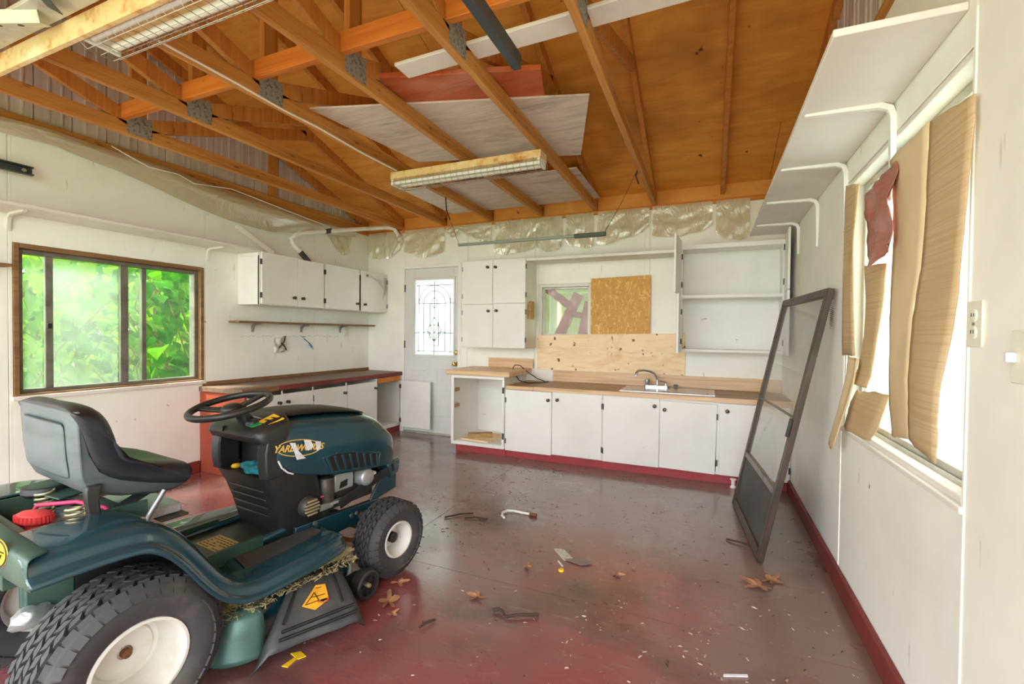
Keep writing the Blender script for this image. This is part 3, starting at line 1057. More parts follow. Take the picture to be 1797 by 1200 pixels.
def left_cab(label, y0, y1, doors, z0=1.487, z1=1.965, skip_end=False):
    t = thing('wall_cabinet', (XL, (y0 + y1) / 2, z0), label, 'cabinet')
    b = BM()
    box(b, XL + .001, XF - .02, y0, y0 + .016, z0, z1 - .03)
    box(b, XL + .001, XF - .02, y1 - .016, y1, z0, z1 - .03)
    box(b, XL + .001, XF - .02, y0 + .016, y1 - .016, z0, z0 + .016)
    box(b, XL + .001, XF - .02, y0 + .016, y1 - .016, z1 - .05, z1 - .03)
    box(b, XL + .001, XL + .006, y0 + .016, y1 - .016, z0, z1 - .03)
    box(b, XF - .04, XF - .019, y0, y0 + .03, z0, z1 - .03)
    box(b, XF - .04, XF - .019, y1 - .03, y1, z0, z1 - .03)
    mk('body', b, cabw, t, bevel=0.002)
    mk('top_board', box(BM(), XL + .001, XF - .02, y0 - .01, y1, z1 - .03, z1), cabw, t, bevel=0.002)
    for (a, c, ky, hy) in doors:
        dz = rl.uniform(-.004, .004)
        d = mk('door', box(BM(), XF - .018, XF, a, c, z0 + .004 + dz, z1 + .003 + dz), cabw, t, bevel=0.003)
        knob(d, (XF, ky, z0 + .085), (1, 0, 0))
        hinges(d, [(XF - .012, XF + .004, hy - .006, hy + .006, z0 + .06, z0 + .11), (XF - .012, XF + .004, hy - .006, hy + .006, z1 - .11, z1 - .06)])
    return t


left_cab('white two door wall cabinet near the left window, its end panel showing', 2.955, 3.712, [(2.968, 3.366, 3.32, 2.962), (3.370, 3.706, 3.425, 3.711)])
left_cab('white two door wall cabinet in the back left corner with gap between doors', 3.716, 4.752, [(3.735, 4.248, 4.205, 3.729), (4.285, 4.748, 4.335, 4.750)])
b = BM()
box(b, XL + .003, XL + .02, 2.95, 2.968, 1.93, 1.972)
t = thing('cobweb_tuft', (XF + .03, 4.55, 1.93), 'dusty cobweb strands hanging on the corner wall cabinet door', 'cobweb')
b = BM()
for i in range(9):
    p0 = V((XF + .006, 4.36 + .03 * i, 1.925 + rl.uniform(-.02, .02)))
    p1 = V((XF + .012, 4.74, 1.90 - .02 * i))
    pm_ = (p0 + p1) / 2 + V((.004, 0, -.02 - .004 * i))
    tube(b, [p0, pm_, p1], 0.0008, 4)
for i in range(5):
    tube(b, [(XF + .008, 4.68 + .012 * i, 1.93), (XF + .012, 4.69 + .01 * i, 1.8), (XF + .008, 4.66 + .016 * i, 1.66 + .02 * i)], 0.0016, 4)
mk('strands', b, pm('cobweb_grey', (150, 142, 128), 0.9), t)
b = BM()
bmesh.ops.create_icosphere(b, subdivisions=2, radius=0.016, matrix=Matrix.Translation((XF + .012, 4.37, 1.92)))
mk('clump', b, pm('cobweb_clump', (126, 128, 84), 0.9), t, smooth=180)

# long white shelf over the left window
t = thing('wall_shelf', (XL, 1.6, 1.97), 'long white shelf running above the left window', 'shelf')
mk('board', box(BM(), XL + .001, -3.79, 0.3, 2.955, 1.968, 1.988), shelfw, t, bevel=0.003)


def bracket(parent, x, y, z, sx, reach, drop, mat, wd=0.022):
    b = BM()
    pts = [V((x + sx * reach, y, z - .006)), V((x + sx * .05, y, z - .006)), V((x + sx * .016, y, z - .022)), V((x + sx * .006, y, z - .055)), V((x + sx * .006, y, z - drop))]
    secs = []
    for i, p in enumerate(pts):
        d = (pts[min(i + 1, 4)] - pts[max(i - 1, 0)]).normalized()
        n = V((0, 1, 0)).cross(d).normalized() * (0.011 if i in (1, 2, 3) else 0.005)
        a = V((0, wd / 2, 0))
        secs.append([p - a - n, p + a - n, p + a + n, p - a + n])
    loft(b, secs)
    return mk('bracket', b, mat, parent, bevel=0.002)


for y in (1.411, 2.667):
    bracket(t, XL + .001, y, 1.968, 1, 0.22, 0.11, shelfw)

# narrow wood shelf under the left cabinets
t = thing('wall_shelf', (XL, 3.77, 1.33), 'narrow dark wood shelf on three brackets under the left wall cabinets', 'shelf')
mk('board', box(BM(), XL + .001, -3.945, 2.86, 4.72, 1.315, 1.333), oldwood, t, bevel=0.003)
for y in (3.099, 3.682, 4.253):
    bracket(t, XL + .001, y, 1.315, 1, 0.12, 0.085, steel, 0.018)

# things hanging under it
b = wrinkled((XL + .012, 3.335, 1.165), (XL + .03, 3.455, 1.178), (XL + .03, 3.44, 1.03), (XL + .02, 3.33, 1.015), 8, 10, 0.03, 3, 9, (1, 0, 0))
t = thing('hanging_cloth', (XL, 3.39, 1.18), 'grimy white cloth with dark tie hanging on a nail under the narrow shelf', 'cloth')
mk('cloth', b, glovem, t, smooth=180, solid=0.004)
b = BM()
tube(b, [(XL + .03, 3.455, 1.185), (XL + .045, 3.43, 1.13), (XL + .04, 3.37, 1.07)], 0.006, 6)
tube(b, [(XL + .04, 3.40, 1.12), (XL + .05, 3.44, 1.07), (XL + .045, 3.455, 1.045)], 0.006, 6)
mk('tie', b, blk, t)
mk('nail', cyl(BM(), (XL, 3.45, 1.185), (XL + .05, 3.45, 1.19), 0.003, 6), dark, t)
b = BM()
loft(b, [[V((XL + .01 + .03 * math.sin(math.pi * i / 10) + q * .004, 3.69 + .012 * i + sx * .030, 1.178 - .011 * i - sx * .020)) for sx, q in ((-1, 0), (1, 0), (1, 1), (-1, 1))] for i in range(12)])
t = thing('hanging_strap', (XL, 3.74, 1.18), 'pale blue strap with dark band hanging under the narrow shelf', 'strap')
mk('strap', b, bluer, t, smooth=60)
b = BM()
tube(b, [(XL + .02, 3.705, 1.16), (XL + .05, 3.74, 1.12), (XL + .04, 3.80, 1.065)], 0.004, 6)
mk('band', b, dark, t)
mk('nail', cyl(BM(), (XL, 3.705, 1.182), (XL + .04, 3.705, 1.186), 0.003, 6), dark, t)


def outlet(loc, nx, label):
    t = thing('wall_outlet', loc, label, 'outlet')
    x, y, z = loc
    s = nx
    mk('cover_plate', box(BM(), min(x, x + s * .006), max(x, x + s * .006), y - .036, y + .036, z - .058, z + .058), ivory, t, bevel=0.003)
    for dz in (-.021, .021):
        M = Matrix.Translation((x + s * .006, y, z + dz)) @ V((s, 0, 0)).to_track_quat('Z', 'Y').to_matrix().to_4x4()
        soc = mk('socket', lathe(BM(), [(0.0, .003), (.014, .003), (.016, .002), (.017, 0)], 16, M), ivory, t, smooth=40)
        b = BM()
        for dy in (-.006, .006):
            box(b, min(x + s * .008, x + s * .0098), max(x + s * .008, x + s * .0098), y + dy - .0012, y + dy + .0012, z + dz - .003, z + dz + .006)
        mk('slots', b, inkb, soc)
    mk('screw', cyl(BM(), (x + s * .006, y, z), (x + s * .0085, y, z), .004, 10), steel, t)
    return t


outlet((XL, 4.37, 1.24), 1, 'ivory outlet on the left wall under the narrow wood shelf')
outlet((XR, 1.507, 1.273), -1, 'ivory double outlet on the right wall beside the cardboard covered window')
t = thing('wall_switch', (XR, 1.318, 1.195), 'broken white light switch at the right edge of the picture', 'switch')
mk('plate', box(BM(), XR - .006, XR, 1.283, 1.352, 1.14, 1.255), ivory, t, bevel=0.003)
mk('toggle', box(BM(), XR - .024, XR - .006, 1.328, 1.340, 1.185, 1.207), tornw, t, bevel=0.003)

# left base cabinets and bench top
XB = -3.52
t = thing('base_cabinet', (XL, 3.65, 0), 'white base cabinet run along the left wall with red end panel', 'cabinet')
b = BM()
box(b, XL + .02, XB - .02, 4.25, 4.268, .10, .70)
box(b, XL + .02, XB - .02, 4.735, 4.752, .10, .70)
box(b, XL + .02, XB - .02, 4.268, 4.735, .10, .116)
box(b, XL + .001, XL + .02, 2.62, 4.752, .10, .70)
box(b, XL + .02, XB - .02, 2.64, 4.25, .10, .116)
mk('body', b, cabw, t, bevel=0.002)
mk('end_panel', box(BM(), XL + .001, XB - .001, 2.60, 2.62, 0.0, .705), redb, t, bevel=0.003)
b = BM()
for y0, y1 in ((2.62, 2.64), (2.97, 2.985), (3.318, 3.334), (3.768, 3.784), (4.25, 4.27), (4.69, 4.752)):
    box(b, XB - .02, XB - .0185, y0, y1, .095, .70)
box(b, XB - .02, XB - .0185, 2.62, 4.752, .085, .115)
mk('face_frame', b, cabw, t)
mk('rail', box(BM(), XB - .035, XB - .002, 4.27, 4.69, .645, .70), brace_w, t, bevel=0.002)
mk('toe_kick', box(BM(), XB - .08, XB - .06, 2.62, 4.752, 0, .09), redp, t)
for a, c, ky in ((2.625, 2.974, 2.93), (2.980, 3.320, 3.02), (3.330, 3.772, 3.73), (3.780, 4.252, 4.215)):
    d = mk('door', box(BM(), XB - .018, XB, a, c, .10, .672), cabw, t, bevel=0.003)
    knob(d, (XB, ky, .598), (1, 0, 0))
hinges(t, [(XB - .01, XB + .003, 3.322, 3.328, .56, .62), (XB - .01, XB + .003, 3.322, 3.328, .15, .21)])
d = mk('open_door', box(BM(), XB + .012, XB + .445, 4.672, 4.69, .07, .648), cabw, t, bevel=0.003)
hinges(d, [(XB - .004, XB + .022, 4.664, 4.674, .55, .60), (XB - .004, XB + .022, 4.664, 4.674, .13, .18)])
t = thing('bench_top', (XL, 3.65, .705), 'worn brown bench top with dark red front edge along the left wall', 'worktop')
mk('top', box(BM(), XL + .001, -3.56, 2.59, 4.755, .708, .75), bench_top, t, bevel=0.003)
mk('front_edge', box(BM(), -3.56, -3.535, 2.95, 4.755, .706, .75), bbm, t, bevel=0.003)
mk('front_edge', box(BM(), -3.56, -3.535, 2.59, 2.948, .706, .75), oldwood, t, bevel=0.003)
mk('back_strip', box(BM(), XL + .001, XL + .014, 2.62, 4.755, .75, .785), oldwood, t, bevel=0.002)

# tall wall cabinet between door and window
YM = 4.43
t = thing('wall_cabinet', (-2.13, YB, 1.09), 'white four door wall cabinet to the right of the back door', 'cabinet')
b = BM()
for x in (-2.505, -1.771):
    box(b, x, x + .016, YM + .02, YB - .001, 1.09, 2.025)
box(b, -2.489, -1.771, YM + .02, YB - .001, 1.09, 1.106)
box(b, -2.489, -1.771, YM + .02, YB - .001, 2.009, 2.025)
box(b, -2.489, -1.771, YM + .02, YB - .006, 1.548, 1.564)
box(b, -2.489, -1.771, YB - .006, YB - .001, 1.106, 2.009)
mk('body', b, shelfw, t, bevel=0.002)
for a, c, z0, z1, kx, kz in ((-2.503, -2.137, 1.56, 2.028, -2.192, 1.952), (-2.133, -1.757, 1.563, 2.03, -2.098, 1.948), (-2.503, -2.131, 1.088, 1.552, -2.180, 1.482), (-2.127, -1.757, 1.088, 1.556, -2.086, 1.484)):
    d = mk('door', box(BM(), a, c, YM, YM + .018, z0, z1), cabw, t, bevel=0.003)
    knob(d, ((kx), YM, kz), (0, -1, 0))
    hx = -1.755 if c > -2 else -2.505
    hinges(d, [(hx - .003, hx + .004, YM - .002, YM + .02, z0 + .06, z0 + .11), (hx - .003, hx + .004, YM - .002, YM + .02, z1 - .11, z1 - .06)])
b = BM()
prism(b, [(-1.754, 4.50, 1.40), (-1.754, 4.60, 1.40), (-1.754, 4.60, 1.585), (-1.754, 4.53, 1.585), (-1.754, 4.50, 1.54)], (0.038, 0, 0))
single('wood_block', b, oldwood_x, 'small shaped wood block fixed to the side of the four door wall cabinet', 'block', bevel=0.003)

# range side cabinet
t = thing('base_cabinet', (-2.17, YB, 0), 'white open base cabinet without a door, taller than the sink counter', 'cabinet')
b = BM()
for x in (-2.478, -1.884):
    box(b, x, x + .016, 4.17, YB - .001, .085, .805)
box(b, -2.462, -1.884, 4.19, YB - .001, .098, .114)
box(b, -2.462, -1.884, YB - .012, YB - .001, .114, .805)
box(b, -2.478, -1.870, 4.168, 4.186, .078, .112)
box(b, -2.478, -1.870, 4.168, 4.186, .775, .805)
box(b, -2.480, -2.448, 4.167, 4.186, .112, .775)
box(b, -1.895, -1.870, 4.167, 4.186, .112, .775)
mk('body', b, cabw, t, bevel=0.002)
mk('toe_kick', box(BM(), -2.45, -1.870, 4.22, 4.235, 0, .085), redp, t)
for z in (.455, .625):
    mk('cleat', box(BM(), -2.462, -2.44, 4.19, 4.28, z, z + .035), oldwood_x, t, bevel=0.003)
hinges(t, [(-1.889, -1.868, 4.160, 4.168, .64, .70), (-1.889, -1.868, 4.160, 4.168, .18, .24)])
t = thing('counter_top', (-2.17, YB, .806), 'short butcher block counter on the open base cabinet', 'worktop')
mk('top', box(BM(), -2.53, -1.80, 4.135, YB - .001, .807, .858), lam, t, bevel=0.006)
mk('top_skin', box(BM(), -2.526, -1.804, 4.142, YB - .002, .858, .8595), lam, t)
mk('backsplash', box(BM(), -2.325, -1.775, YB - .024, YB - .001, .8595, .965), lam, t, bevel=0.003)
single('plywood_scrap', hexa(BM(), [(-2.40, 4.24, .115), (-2.07, 4.215, .115), (-1.93, 4.60, .115), (-2.32, 4.62, .115), (-2.40, 4.24, .127), (-2.07, 4.215, .127), (-1.93, 4.60, .127), (-2.32, 4.62, .127)]), ply_new,
       'thin plywood scrap lying inside the open base cabinet', 'board', bevel=0.001)
b = BM()
beam(b, (-2.36, 4.33, .148), (-2.14, 4.47, .148), .085, .04)
single('wood_offcut', b, oldwood_x, 'short wood offcut lying on the plywood scrap in the open cabinet', 'offcut', bevel=0.003)

# sink run
YD = 4.17
t = thing('base_cabinet', (-0.63, YB, 0), 'long white sink base cabinet with five doors along the back wall', 'cabinet')
b = BM()
for x in (-1.866, -0.886, 0.078, 0.585):
    box(b, x, x + .016, YD + .022, YB - .001, .085, .685)
box(b, -1.85, .60, YD + .022, YB - .001, .085, .10)
box(b, -1.85, .60, YB - .008, YB - .001, .10, .60)
box(b, -1.866, .612, YD + .02, YD + .038, .655, .688)
box(b, -1.866, .612, YD + .02, YD + .038, .078, .105)
for x in (-1.866, -1.38, -0.892, -0.39, .072, .595):
    box(b, x, x + .03 if x < .5 else .613, YD + .019, YD + .037, .105, .655)
mk('body', b, cabw, t, bevel=0.002)
mk('toe_kick', box(BM(), -1.866, .60, 4.222, 4.238, 0, .078), redp, t)
Dn = [(-1.858, -1.372, .074, .684, -1.404, .605, -1.852), (-1.366, -.886, .088, .688, -1.312, .614, -.886), (-.875, -.384, .080, .688, -.424, .619, -.875),
      (-.378, .072, .082, .668, -.340, .595, .078), (.094, .603, .082, .680, .152, .618, .603)]
for i, (a, c, z0, z1, kx, kz, hx) in enumerate(Dn):
    b = box(BM(), a, c, YD, YD + .018, z0, z1)
    if i == 3:
        xform(b, Matrix.Translation((-.15, 0, .37)) @ Matrix.Rotation(R(0.9), 4, 'Y') @ Matrix.Translation((.15, 0, -.37)))
    d = mk('door', b, cabw, t, bevel=0.003)
    knob(d, (kx, YD, kz), (0, -1, 0))
    hinges(d, [(hx - .006, hx + .006, YD - .004, YD + .006, z0 + .07, z0 + .12), (hx - .006, hx + .006, YD - .004, YD + .006, z1 - .13, z1 - .08)])
YCF = 4.14
t = thing('counter_top', (-0.5, YB, .69), 'long worn butcher block counter holding the double sink', 'worktop')
SK = (-0.70, 0.02, 4.24, 4.60)
b = BM()
for a0, a1, c0, c1 in ((-1.842, -1.549, YCF, YB - .001),):
    box(b, a0, a1, c0, c1, .690, .725)
mk('end_piece', b, lam, t, bevel=0.005)
mk('top', cells(BM(), -1.545, .613, YCF, YB - .001, [SK], lambda b, a0, a1, z0, z1: box(b, a0, a1, z0, z1, .690, .728)), lam, t, bevel=0.0)
mk('top_skin', cells(BM(), -1.541, .612, YCF + .012, YB - .002, [SK], lambda b, a0, a1, z0, z1: box(b, a0, a1, z0, z1, .728, .7295)), lam_top, t)
mk('top_skin', box(BM(), -1.838, -1.553, YCF + .012, YB - .002, .725, .7265), lam_top, t)
mk('backsplash', box(BM(), -1.545, .613, YB - .024, YB - .001, .7295, .848), lam, t, bevel=0.004)

t = thing('kitchen_sink', (-.34, 4.43, .73), 'stainless double bowl sink set in the long counter', 'sink')


def rr(cx, cy, hx, hy, r, z, n=6):
    pts = []
    for qx, qy, a0 in ((1, 1, 0), (-1, 1, 90), (-1, -1, 180), (1, -1, 270)):
        for i in range(n + 1):
            a = R(a0 + 90 * i / n)
            pts.append(V((cx + qx * (hx - r) + r * math.cos(a), cy + qy * (hy - r) + r * math.sin(a), z)))
    return pts


b = cells(BM(), -.74, .06, 4.215, 4.66, [(-.69, -.35, 4.255, 4.575), (-.33, .01, 4.255, 4.575)], lambda b, a0, a1, z0, z1: box(b, a0, a1, z0, z1, .7296, .736))
mk('rim', b, stainless, t, bevel=0.0)
for cx in (-.52, -.16):
    b = BM()
    loft(b, [rr(cx, 4.415, .172, .162, .07, .737), rr(cx, 4.415, .166, .156, .07, .728), rr(cx, 4.415, .156, .146, .06, .62), rr(cx, 4.415, .12, .11, .05, .585), rr(cx, 4.415, .02, .02, .01, .582)])
    mk('bowl', b, stainless, t, smooth=50)
    mk('drain', lathe(BM(), [(.0, .588), (.035, .588), (.04, .584)], 16, Matrix.Translation((cx, 4.415, 0))), dark, t, smooth=40)
t = thing('faucet', (-.47, 4.65, .7365), 'chrome gooseneck faucet behind the double sink', 'faucet')
b = BM()
loft(b, [rr(-.455, 4.632, .115, .026, .02, .7365), rr(-.455, 4.632, .115, .026, .02, .752), rr(-.455, 4.632, .105, .018, .016, .760)])
mk('base', b, chrome, t, smooth=40)
b = BM()
tube(b, [(-.45, 4.635, .755), (-.45, 4.635, .80), (-.455, 4.63, .835), (-.475, 4.61, .868), (-.515, 4.57, .893), (-.565, 4.52, .906), (-.605, 4.475, .902), (-.625, 4.45, .880), (-.628, 4.447, .850)], .0115, 12)
mk('spout', b, chrome, t, smooth=60)
mk('handle', lathe(BM(), [(.014, 0), (.018, .012), (.024, .03), (.022, .05), (.012, .056), (0, .057)], 16, Matrix.Translation((-.545, 4.632, .757))), pm('clear_tap_handle', (170, 172, 172), .2, metal=.4), t, smooth=50)
b = BM()
tube(b, [(-.37, 4.632, .757), (-.37, 4.632, .785), (-.39, 4.60, .800), (-.425, 4.56, .805)], [.015, .013, .009, .006], 10)
mk('lever', b, chrome, t, smooth=60)
t = thing('sink_stopper', (-.28, 4.635, .7365), 'small chrome sink sprayer knob beside the faucet', 'stopper')
mk('cap', lathe(BM(), [(.0, .034), (.014, .034), (.02, .026), (.018, .014), (.008, .01), (.008, .004), (.022, .003), (.023, 0)], 16, Matrix.Translation((-.28, 4.635, .7365))), steel, t, smooth=40)

b = BM()
tube(b, [(-1.60, 4.64, .733), (-1.68, 4.62, .76), (-1.78, 4.58, .83), (-1.86, 4.56, .90), (-1.915, 4.55, .905), (-1.93, 4.53, .875), (-1.88, 4.45, .82), (-1.80, 4.40, .755), (-1.72, 4.42, .733), (-1.58, 4.50, .735), (-1.55, 4.60, .736)], .005, 8)
single('power_cable', b, blackcable, 'thin black cable looped from the short counter down to the long counter', 'cable', smooth=60)

# boards on the back wall
b = hexa(BM(), [(-1.735, YB - .014, .852), (-.205, YB - .014, .852), (-.205, YB - .002, .852), (-1.735, YB - .002, .852), (-1.732, YB - .014, 1.228), (-.205, YB - .014, 1.262), (-.205, YB - .002, 1.262), (-1.732, YB - .002, 1.228)])
single('plywood_strip', b, ply_new, 'wide pale plywood strip with knots above the sink counter', 'board', bevel=0.001)
b = hexa(BM(), [(-1.135, YB - .030, 1.244), (-.535, YB - .030, 1.255), (-.535, YB - .018, 1.255), (-1.135, YB - .018, 1.244), (-1.14, YB - .030, 1.825), (-.538, YB - .030, 1.838), (-.538, YB - .018, 1.838), (-1.14, YB - .018, 1.825)])
single('chipboard_cover', b, osb, 'amber chipboard square screwed over the right half of the back window', 'board', bevel=0.001)

# ledge between the wall cabinets
t = thing('ledge_shelf', (-1.0, YB, 2.0), 'thin white ledge bridging the two back wall cabinets', 'shelf')
mk('board', box(BM(), -1.752, -.252, 4.45, YB - .001, 2.003, 2.022), shelfw, t, bevel=0.003)
mk('lip', box(BM(), -1.752, -.252, 4.438, 4.45, 1.998, 2.026), cabw, t, bevel=0.002)

# open right cabinet
t = thing('wall_cabinet', (.17, YB, 1.10), 'white open wall cabinet with empty shelves at the right end', 'cabinet')
YRc = 4.45
b = BM()
for x in (-.248, .582):
    box(b, x, x + .016, YRc + .02, YB - .001, 1.10, 2.06)
for z in (1.10, 1.585, 2.03):
    box(b, -.232, .582, YRc + .02, YB - .001, z, z + .016)
box(b, -.232, .582, YB - .008, YB - .001, 1.116, 2.03)
mk('body', b, cabw, t, bevel=0.002)
b = BM()
for z0, z1 in ((1.093, 1.118), (1.578, 1.606), (2.02, 2.06)):
    box(b, -.248, .598, YRc, YRc + .019, z0, z1)
for x0, x1 in ((-.248, -.225), (.565, .598)):
    box(b, x0, x1, YRc + .0005, YRc + .0185, 1.118, 2.02)
mk('face_frame', b, cabw, t, bevel=0.002)
for z0, z1, an, lg in ((1.606, 2.10, -86, .36), (1.09, 1.60, -82, .30)):
    b = box(BM(), 0, lg, -.009, .009, z0, z1)
    xform(b, Matrix.Translation((-.245, YRc - .004, 0)) @ Matrix.Rotation(R(an - 8), 4, 'Z'))
    d = mk('door', b, cabw, t, bevel=0.003)
    hinges(d, [(-.243, -.225, YRc - .012, YRc - .001, z0 + .07, z0 + .12), (-.243, -.225, YRc - .012, YRc - .001, z1 - .17, z1 - .12)])
for z0, z1 in ((1.606, 2.085), (1.09, 1.60)):
    d = mk('door', hexa(BM(), [(x_, y_, z_) for z_ in (z0, z1) for x_, y_ in ((.552, YRc - .37), (.570, YRc - .37), (.596, YRc - .004), (.578, YRc - .004))]), cabw, t, bevel=0.003)
    hinges(d, [(.57, .578, YRc - .03, YRc - .002, z0 + .07, z0 + .12), (.57, .578, YRc - .03, YRc - .002, z1 - .12, z1 - .07)])

# right hand long shelf
t = thing('wall_shelf', (XR, 3.0, 2.10), 'long white shelf high on the right wall above the cardboard', 'shelf')
mk('board', box(BM(), .315, XR - .001, 1.585, 4.44, 2.100, 2.122), shelfw, t, bevel=0.003)
for y, dr in ((2.10, .36), (2.73, .34), (3.37, .30), (4.02, .24)):
    bracket(t, XR - .001, y, 2.100, -1, 0.285, dr, cabw, 0.024)

# vapour film remnants along the top of the back wall
FL = [(-4.07, -3.80, 2.19, 2.16), (-3.79, -3.53, 2.13, 2.30), (-3.505, -2.93, 2.19, 2.15), (-2.90, -2.72, 2.40, 2.36), (-2.72, -2.30, 2.42, 2.24), (-2.26, -1.76, 2.11, 2.15),
      (-1.76, -1.46, 2.15, 2.13), (-1.42, -1.12, 2.19, 2.11), (-1.08, -.56, 2.13, 2.27), (-.53, .015, 2.17, 2.24), (.045, .33, 2.15, 2.11)]
WH = ['in the back left corner', 'next to the corner, gathered', 'above the back door', 'narrow, between door and wall cabinet', 'above the four door cabinet', 'above the small back window',
      'just left of the chipboard', 'above the chipboard', 'wide, above the ledge', 'above the open right cabinet', 'rightmost, beside the long right shelf']
for i, (xa, xb, za, zb) in enumerate(FL):
    b = BM()
    nx, ny = 18, 12
    g = []
    for j in range(ny + 1):
        tq = j / ny
        row = []
        for k in range(nx + 1):
            s = k / nx
            drop = (ZT + .02) - (za * (1 - s) + zb * s) + .035 * noise.noise(V((s * 3, i * 2.0, 1))) - .05 * (abs(s - .5) * 2) ** 3
            zz = ZT + .022 - drop * tq
            sx = s + .05 * tq * noise.noise(V((s * 2, tq * 2, i)))
            h = .022 * noise.noise(V((s * 5 + tq * 3, tq * 4, i * 3.3))) + .018 * abs(noise.noise(V((s * 9 - tq * 6, tq * 8, i)))) + .02 * tq
            row.append(b.verts.new((xa + (xb - xa) * sx, YB - .022 - max(0, h) * (0.3 + tq), zz)))
        g.append(row)
    for j in range(ny):
        for k in range(nx):
            b.faces.new((g[j][k], g[j][k + 1], g[j + 1][k + 1], g[j + 1][k]))
    single('plastic_film', b, film_vap, 'torn yellowish plastic film on the back wall top, ' + WH[i], 'plastic film', 'film remnants on the back wall', smooth=180)
# one remnant on the left wall and the long sagging sheet
b = wrinkled((XL + .012, 3.98, 2.42), (XL + .014, 4.45, 2.50), (XL + .03, 4.36, 2.18), (XL + .03, 4.22, 2.16), 12, 12, .02, 4, 8, (1, 0, 0))
single('plastic_film', b, film_vap, 'small torn film remnant hanging on the left wall below the grey pipe', 'plastic film', smooth=180)
top_l = [(0.6, 2.56), (1.37, 2.555), (1.64, 2.575), (1.96, 2.56), (2.35, 2.555), (2.85, 2.53), (3.3, 2.51), (3.9, 2.50), (4.5, 2.51)]
bot_l = [(0.6, 2.50), (1.37, 2.505), (1.64, 2.52), (1.96, 2.475), (2.35, 2.385), (2.85, 2.30), (3.3, 2.29), (3.9, 2.40), (4.5, 2.48)]


def lerp(t, tab):
    for (a, va), (c, vc) in zip(tab, tab[1:]):
        if t <= c:
            q = (t - a) / (c - a)
            return va + (vc - va) * q
    return tab[-1][1]


b = BM()
g = []
for k in range(61):
    y = 0.6 + 3.9 * k / 60
    z1, z0 = lerp(y, top_l), lerp(y, bot_l)
    row = []
    for j in range(11):
        s = j / 10
        bag = .11 * math.sin(math.pi * s) * (1 - s * .3) * min(1, max(.15, (z1 - z0) / .2))
        row.append(b.verts.new((XL + .028 + bag + .012 * noise.noise(V((y * 3, s * 5, 2))), y, z1 + (z0 - z1) * s - .05 * s * s + .02 * noise.noise(V((y * 2, s, 4))))))
    g.append(row)
for k in range(60):
    for j in range(10):
        b.faces.new((g[k][j], g[k + 1][j], g[k + 1][j + 1], g[k][j + 1]))
single('plastic_film', b, film_left, 'long milky plastic film sagging from the top of the left wall', 'plastic film', smooth=180)

# vent pipe, stick
t = thing('drain_pipe', (-3.95, 3.55, 2.05), 'bent white pipe with black couplings above the left wall cabinets', 'pipe')
pp = [V((-3.90, 3.60, 1.985)), V((-3.93, 3.50, 2.09)), V((-3.955, 3.455, 2.14)), V((-3.96, 3.445, 2.19)), V((-3.955, 3.50, 2.25)), V((-3.95, 3.60, 2.285)), V((-3.93, 3.90, 2.365)), V((-3.82, 4.40, 2.49)), V((-3.72, 4.62, 2.545)), V((-3.66, 4.66, 2.545)), V((-3.62, 4.68, 2.53)), V((-3.56, 4.69, 2.44))]
b = BM()
tube(b, pp, .025, 12)
mk('pipe', b, pvc, t, smooth=60)
for p, q in (((-3.895, 3.612, 1.972), (-3.925, 3.52, 2.07)), ((-3.935, 3.86, 2.352), (-3.925, 3.95, 2.38))):
    mk('coupling', cyl(BM(), p, q, .028, 14), blkrub, t, smooth=40, bevel=.003)
b = BM()
beam(b, (XL + .05, 2.90, 2.215), (XL + .14, 3.22, 2.005), .04, .02, (1, 0, 0))
single('white_stick', b, pvc, 'flat white stick leaning on the left wall above the cabinet', 'stick', bevel=.003)

# storm door leaning on the right wall
t = thing('storm_door', (.26, 3.27, 0), 'brown framed storm door leaning on the right wall', 'door')
P0, PX = V((.208, 3.733, .004)), V((.295, 2.812, .004))
up_ = (V((.592, 2.915, 1.487)) - V((.295, 2.812, .004)))
Hh = up_.length
ux = (PX - P0)
Wd = ux.length
ux.normalize()
uz = up_.normalized()
uz = (uz - ux * uz.dot(ux)).normalized()
un = ux.cross(uz)
Ms = Matrix((ux, uz, un)).transposed().to_4x4()
Ms.translation = P0 + un * .016


def sd_box(a0, a1, c0, c1, d0, d1):
    return box(BM(), a0, a1, c0, c1, d0, d1, Ms)


fwid = .045
for nm, q in (('stile', (0, fwid, 0, Hh)), ('stile', (Wd - fwid, Wd, 0, Hh)), ('top_rail', (fwid, Wd - fwid, Hh - fwid, Hh)), ('bottom_rail', (fwid, Wd - fwid, 0, .055)), ('cross_rail', (fwid, Wd - fwid, .37, .405))):
    mk(nm, sd_box(*q, -.015, .015), brown_al if nm != 'cross_rail' else alum, t, bevel=.003)
mk('glass_pane', sd_box(fwid, Wd - fwid, .405, Hh - fwid, -.002, .002), glass_screen, t)
mk('pane_bar', sd_box(fwid, Wd - fwid, .80, .812, -.006, .006), alum, t)
mk('lower_panel', sd_box(fwid, Wd - fwid, .055, .37, -.003, .003), meshm, t)
mk('latch', sd_box(Wd - .04, Wd - .012, .70, .80, .014, .028), dark, t, bevel=.003)

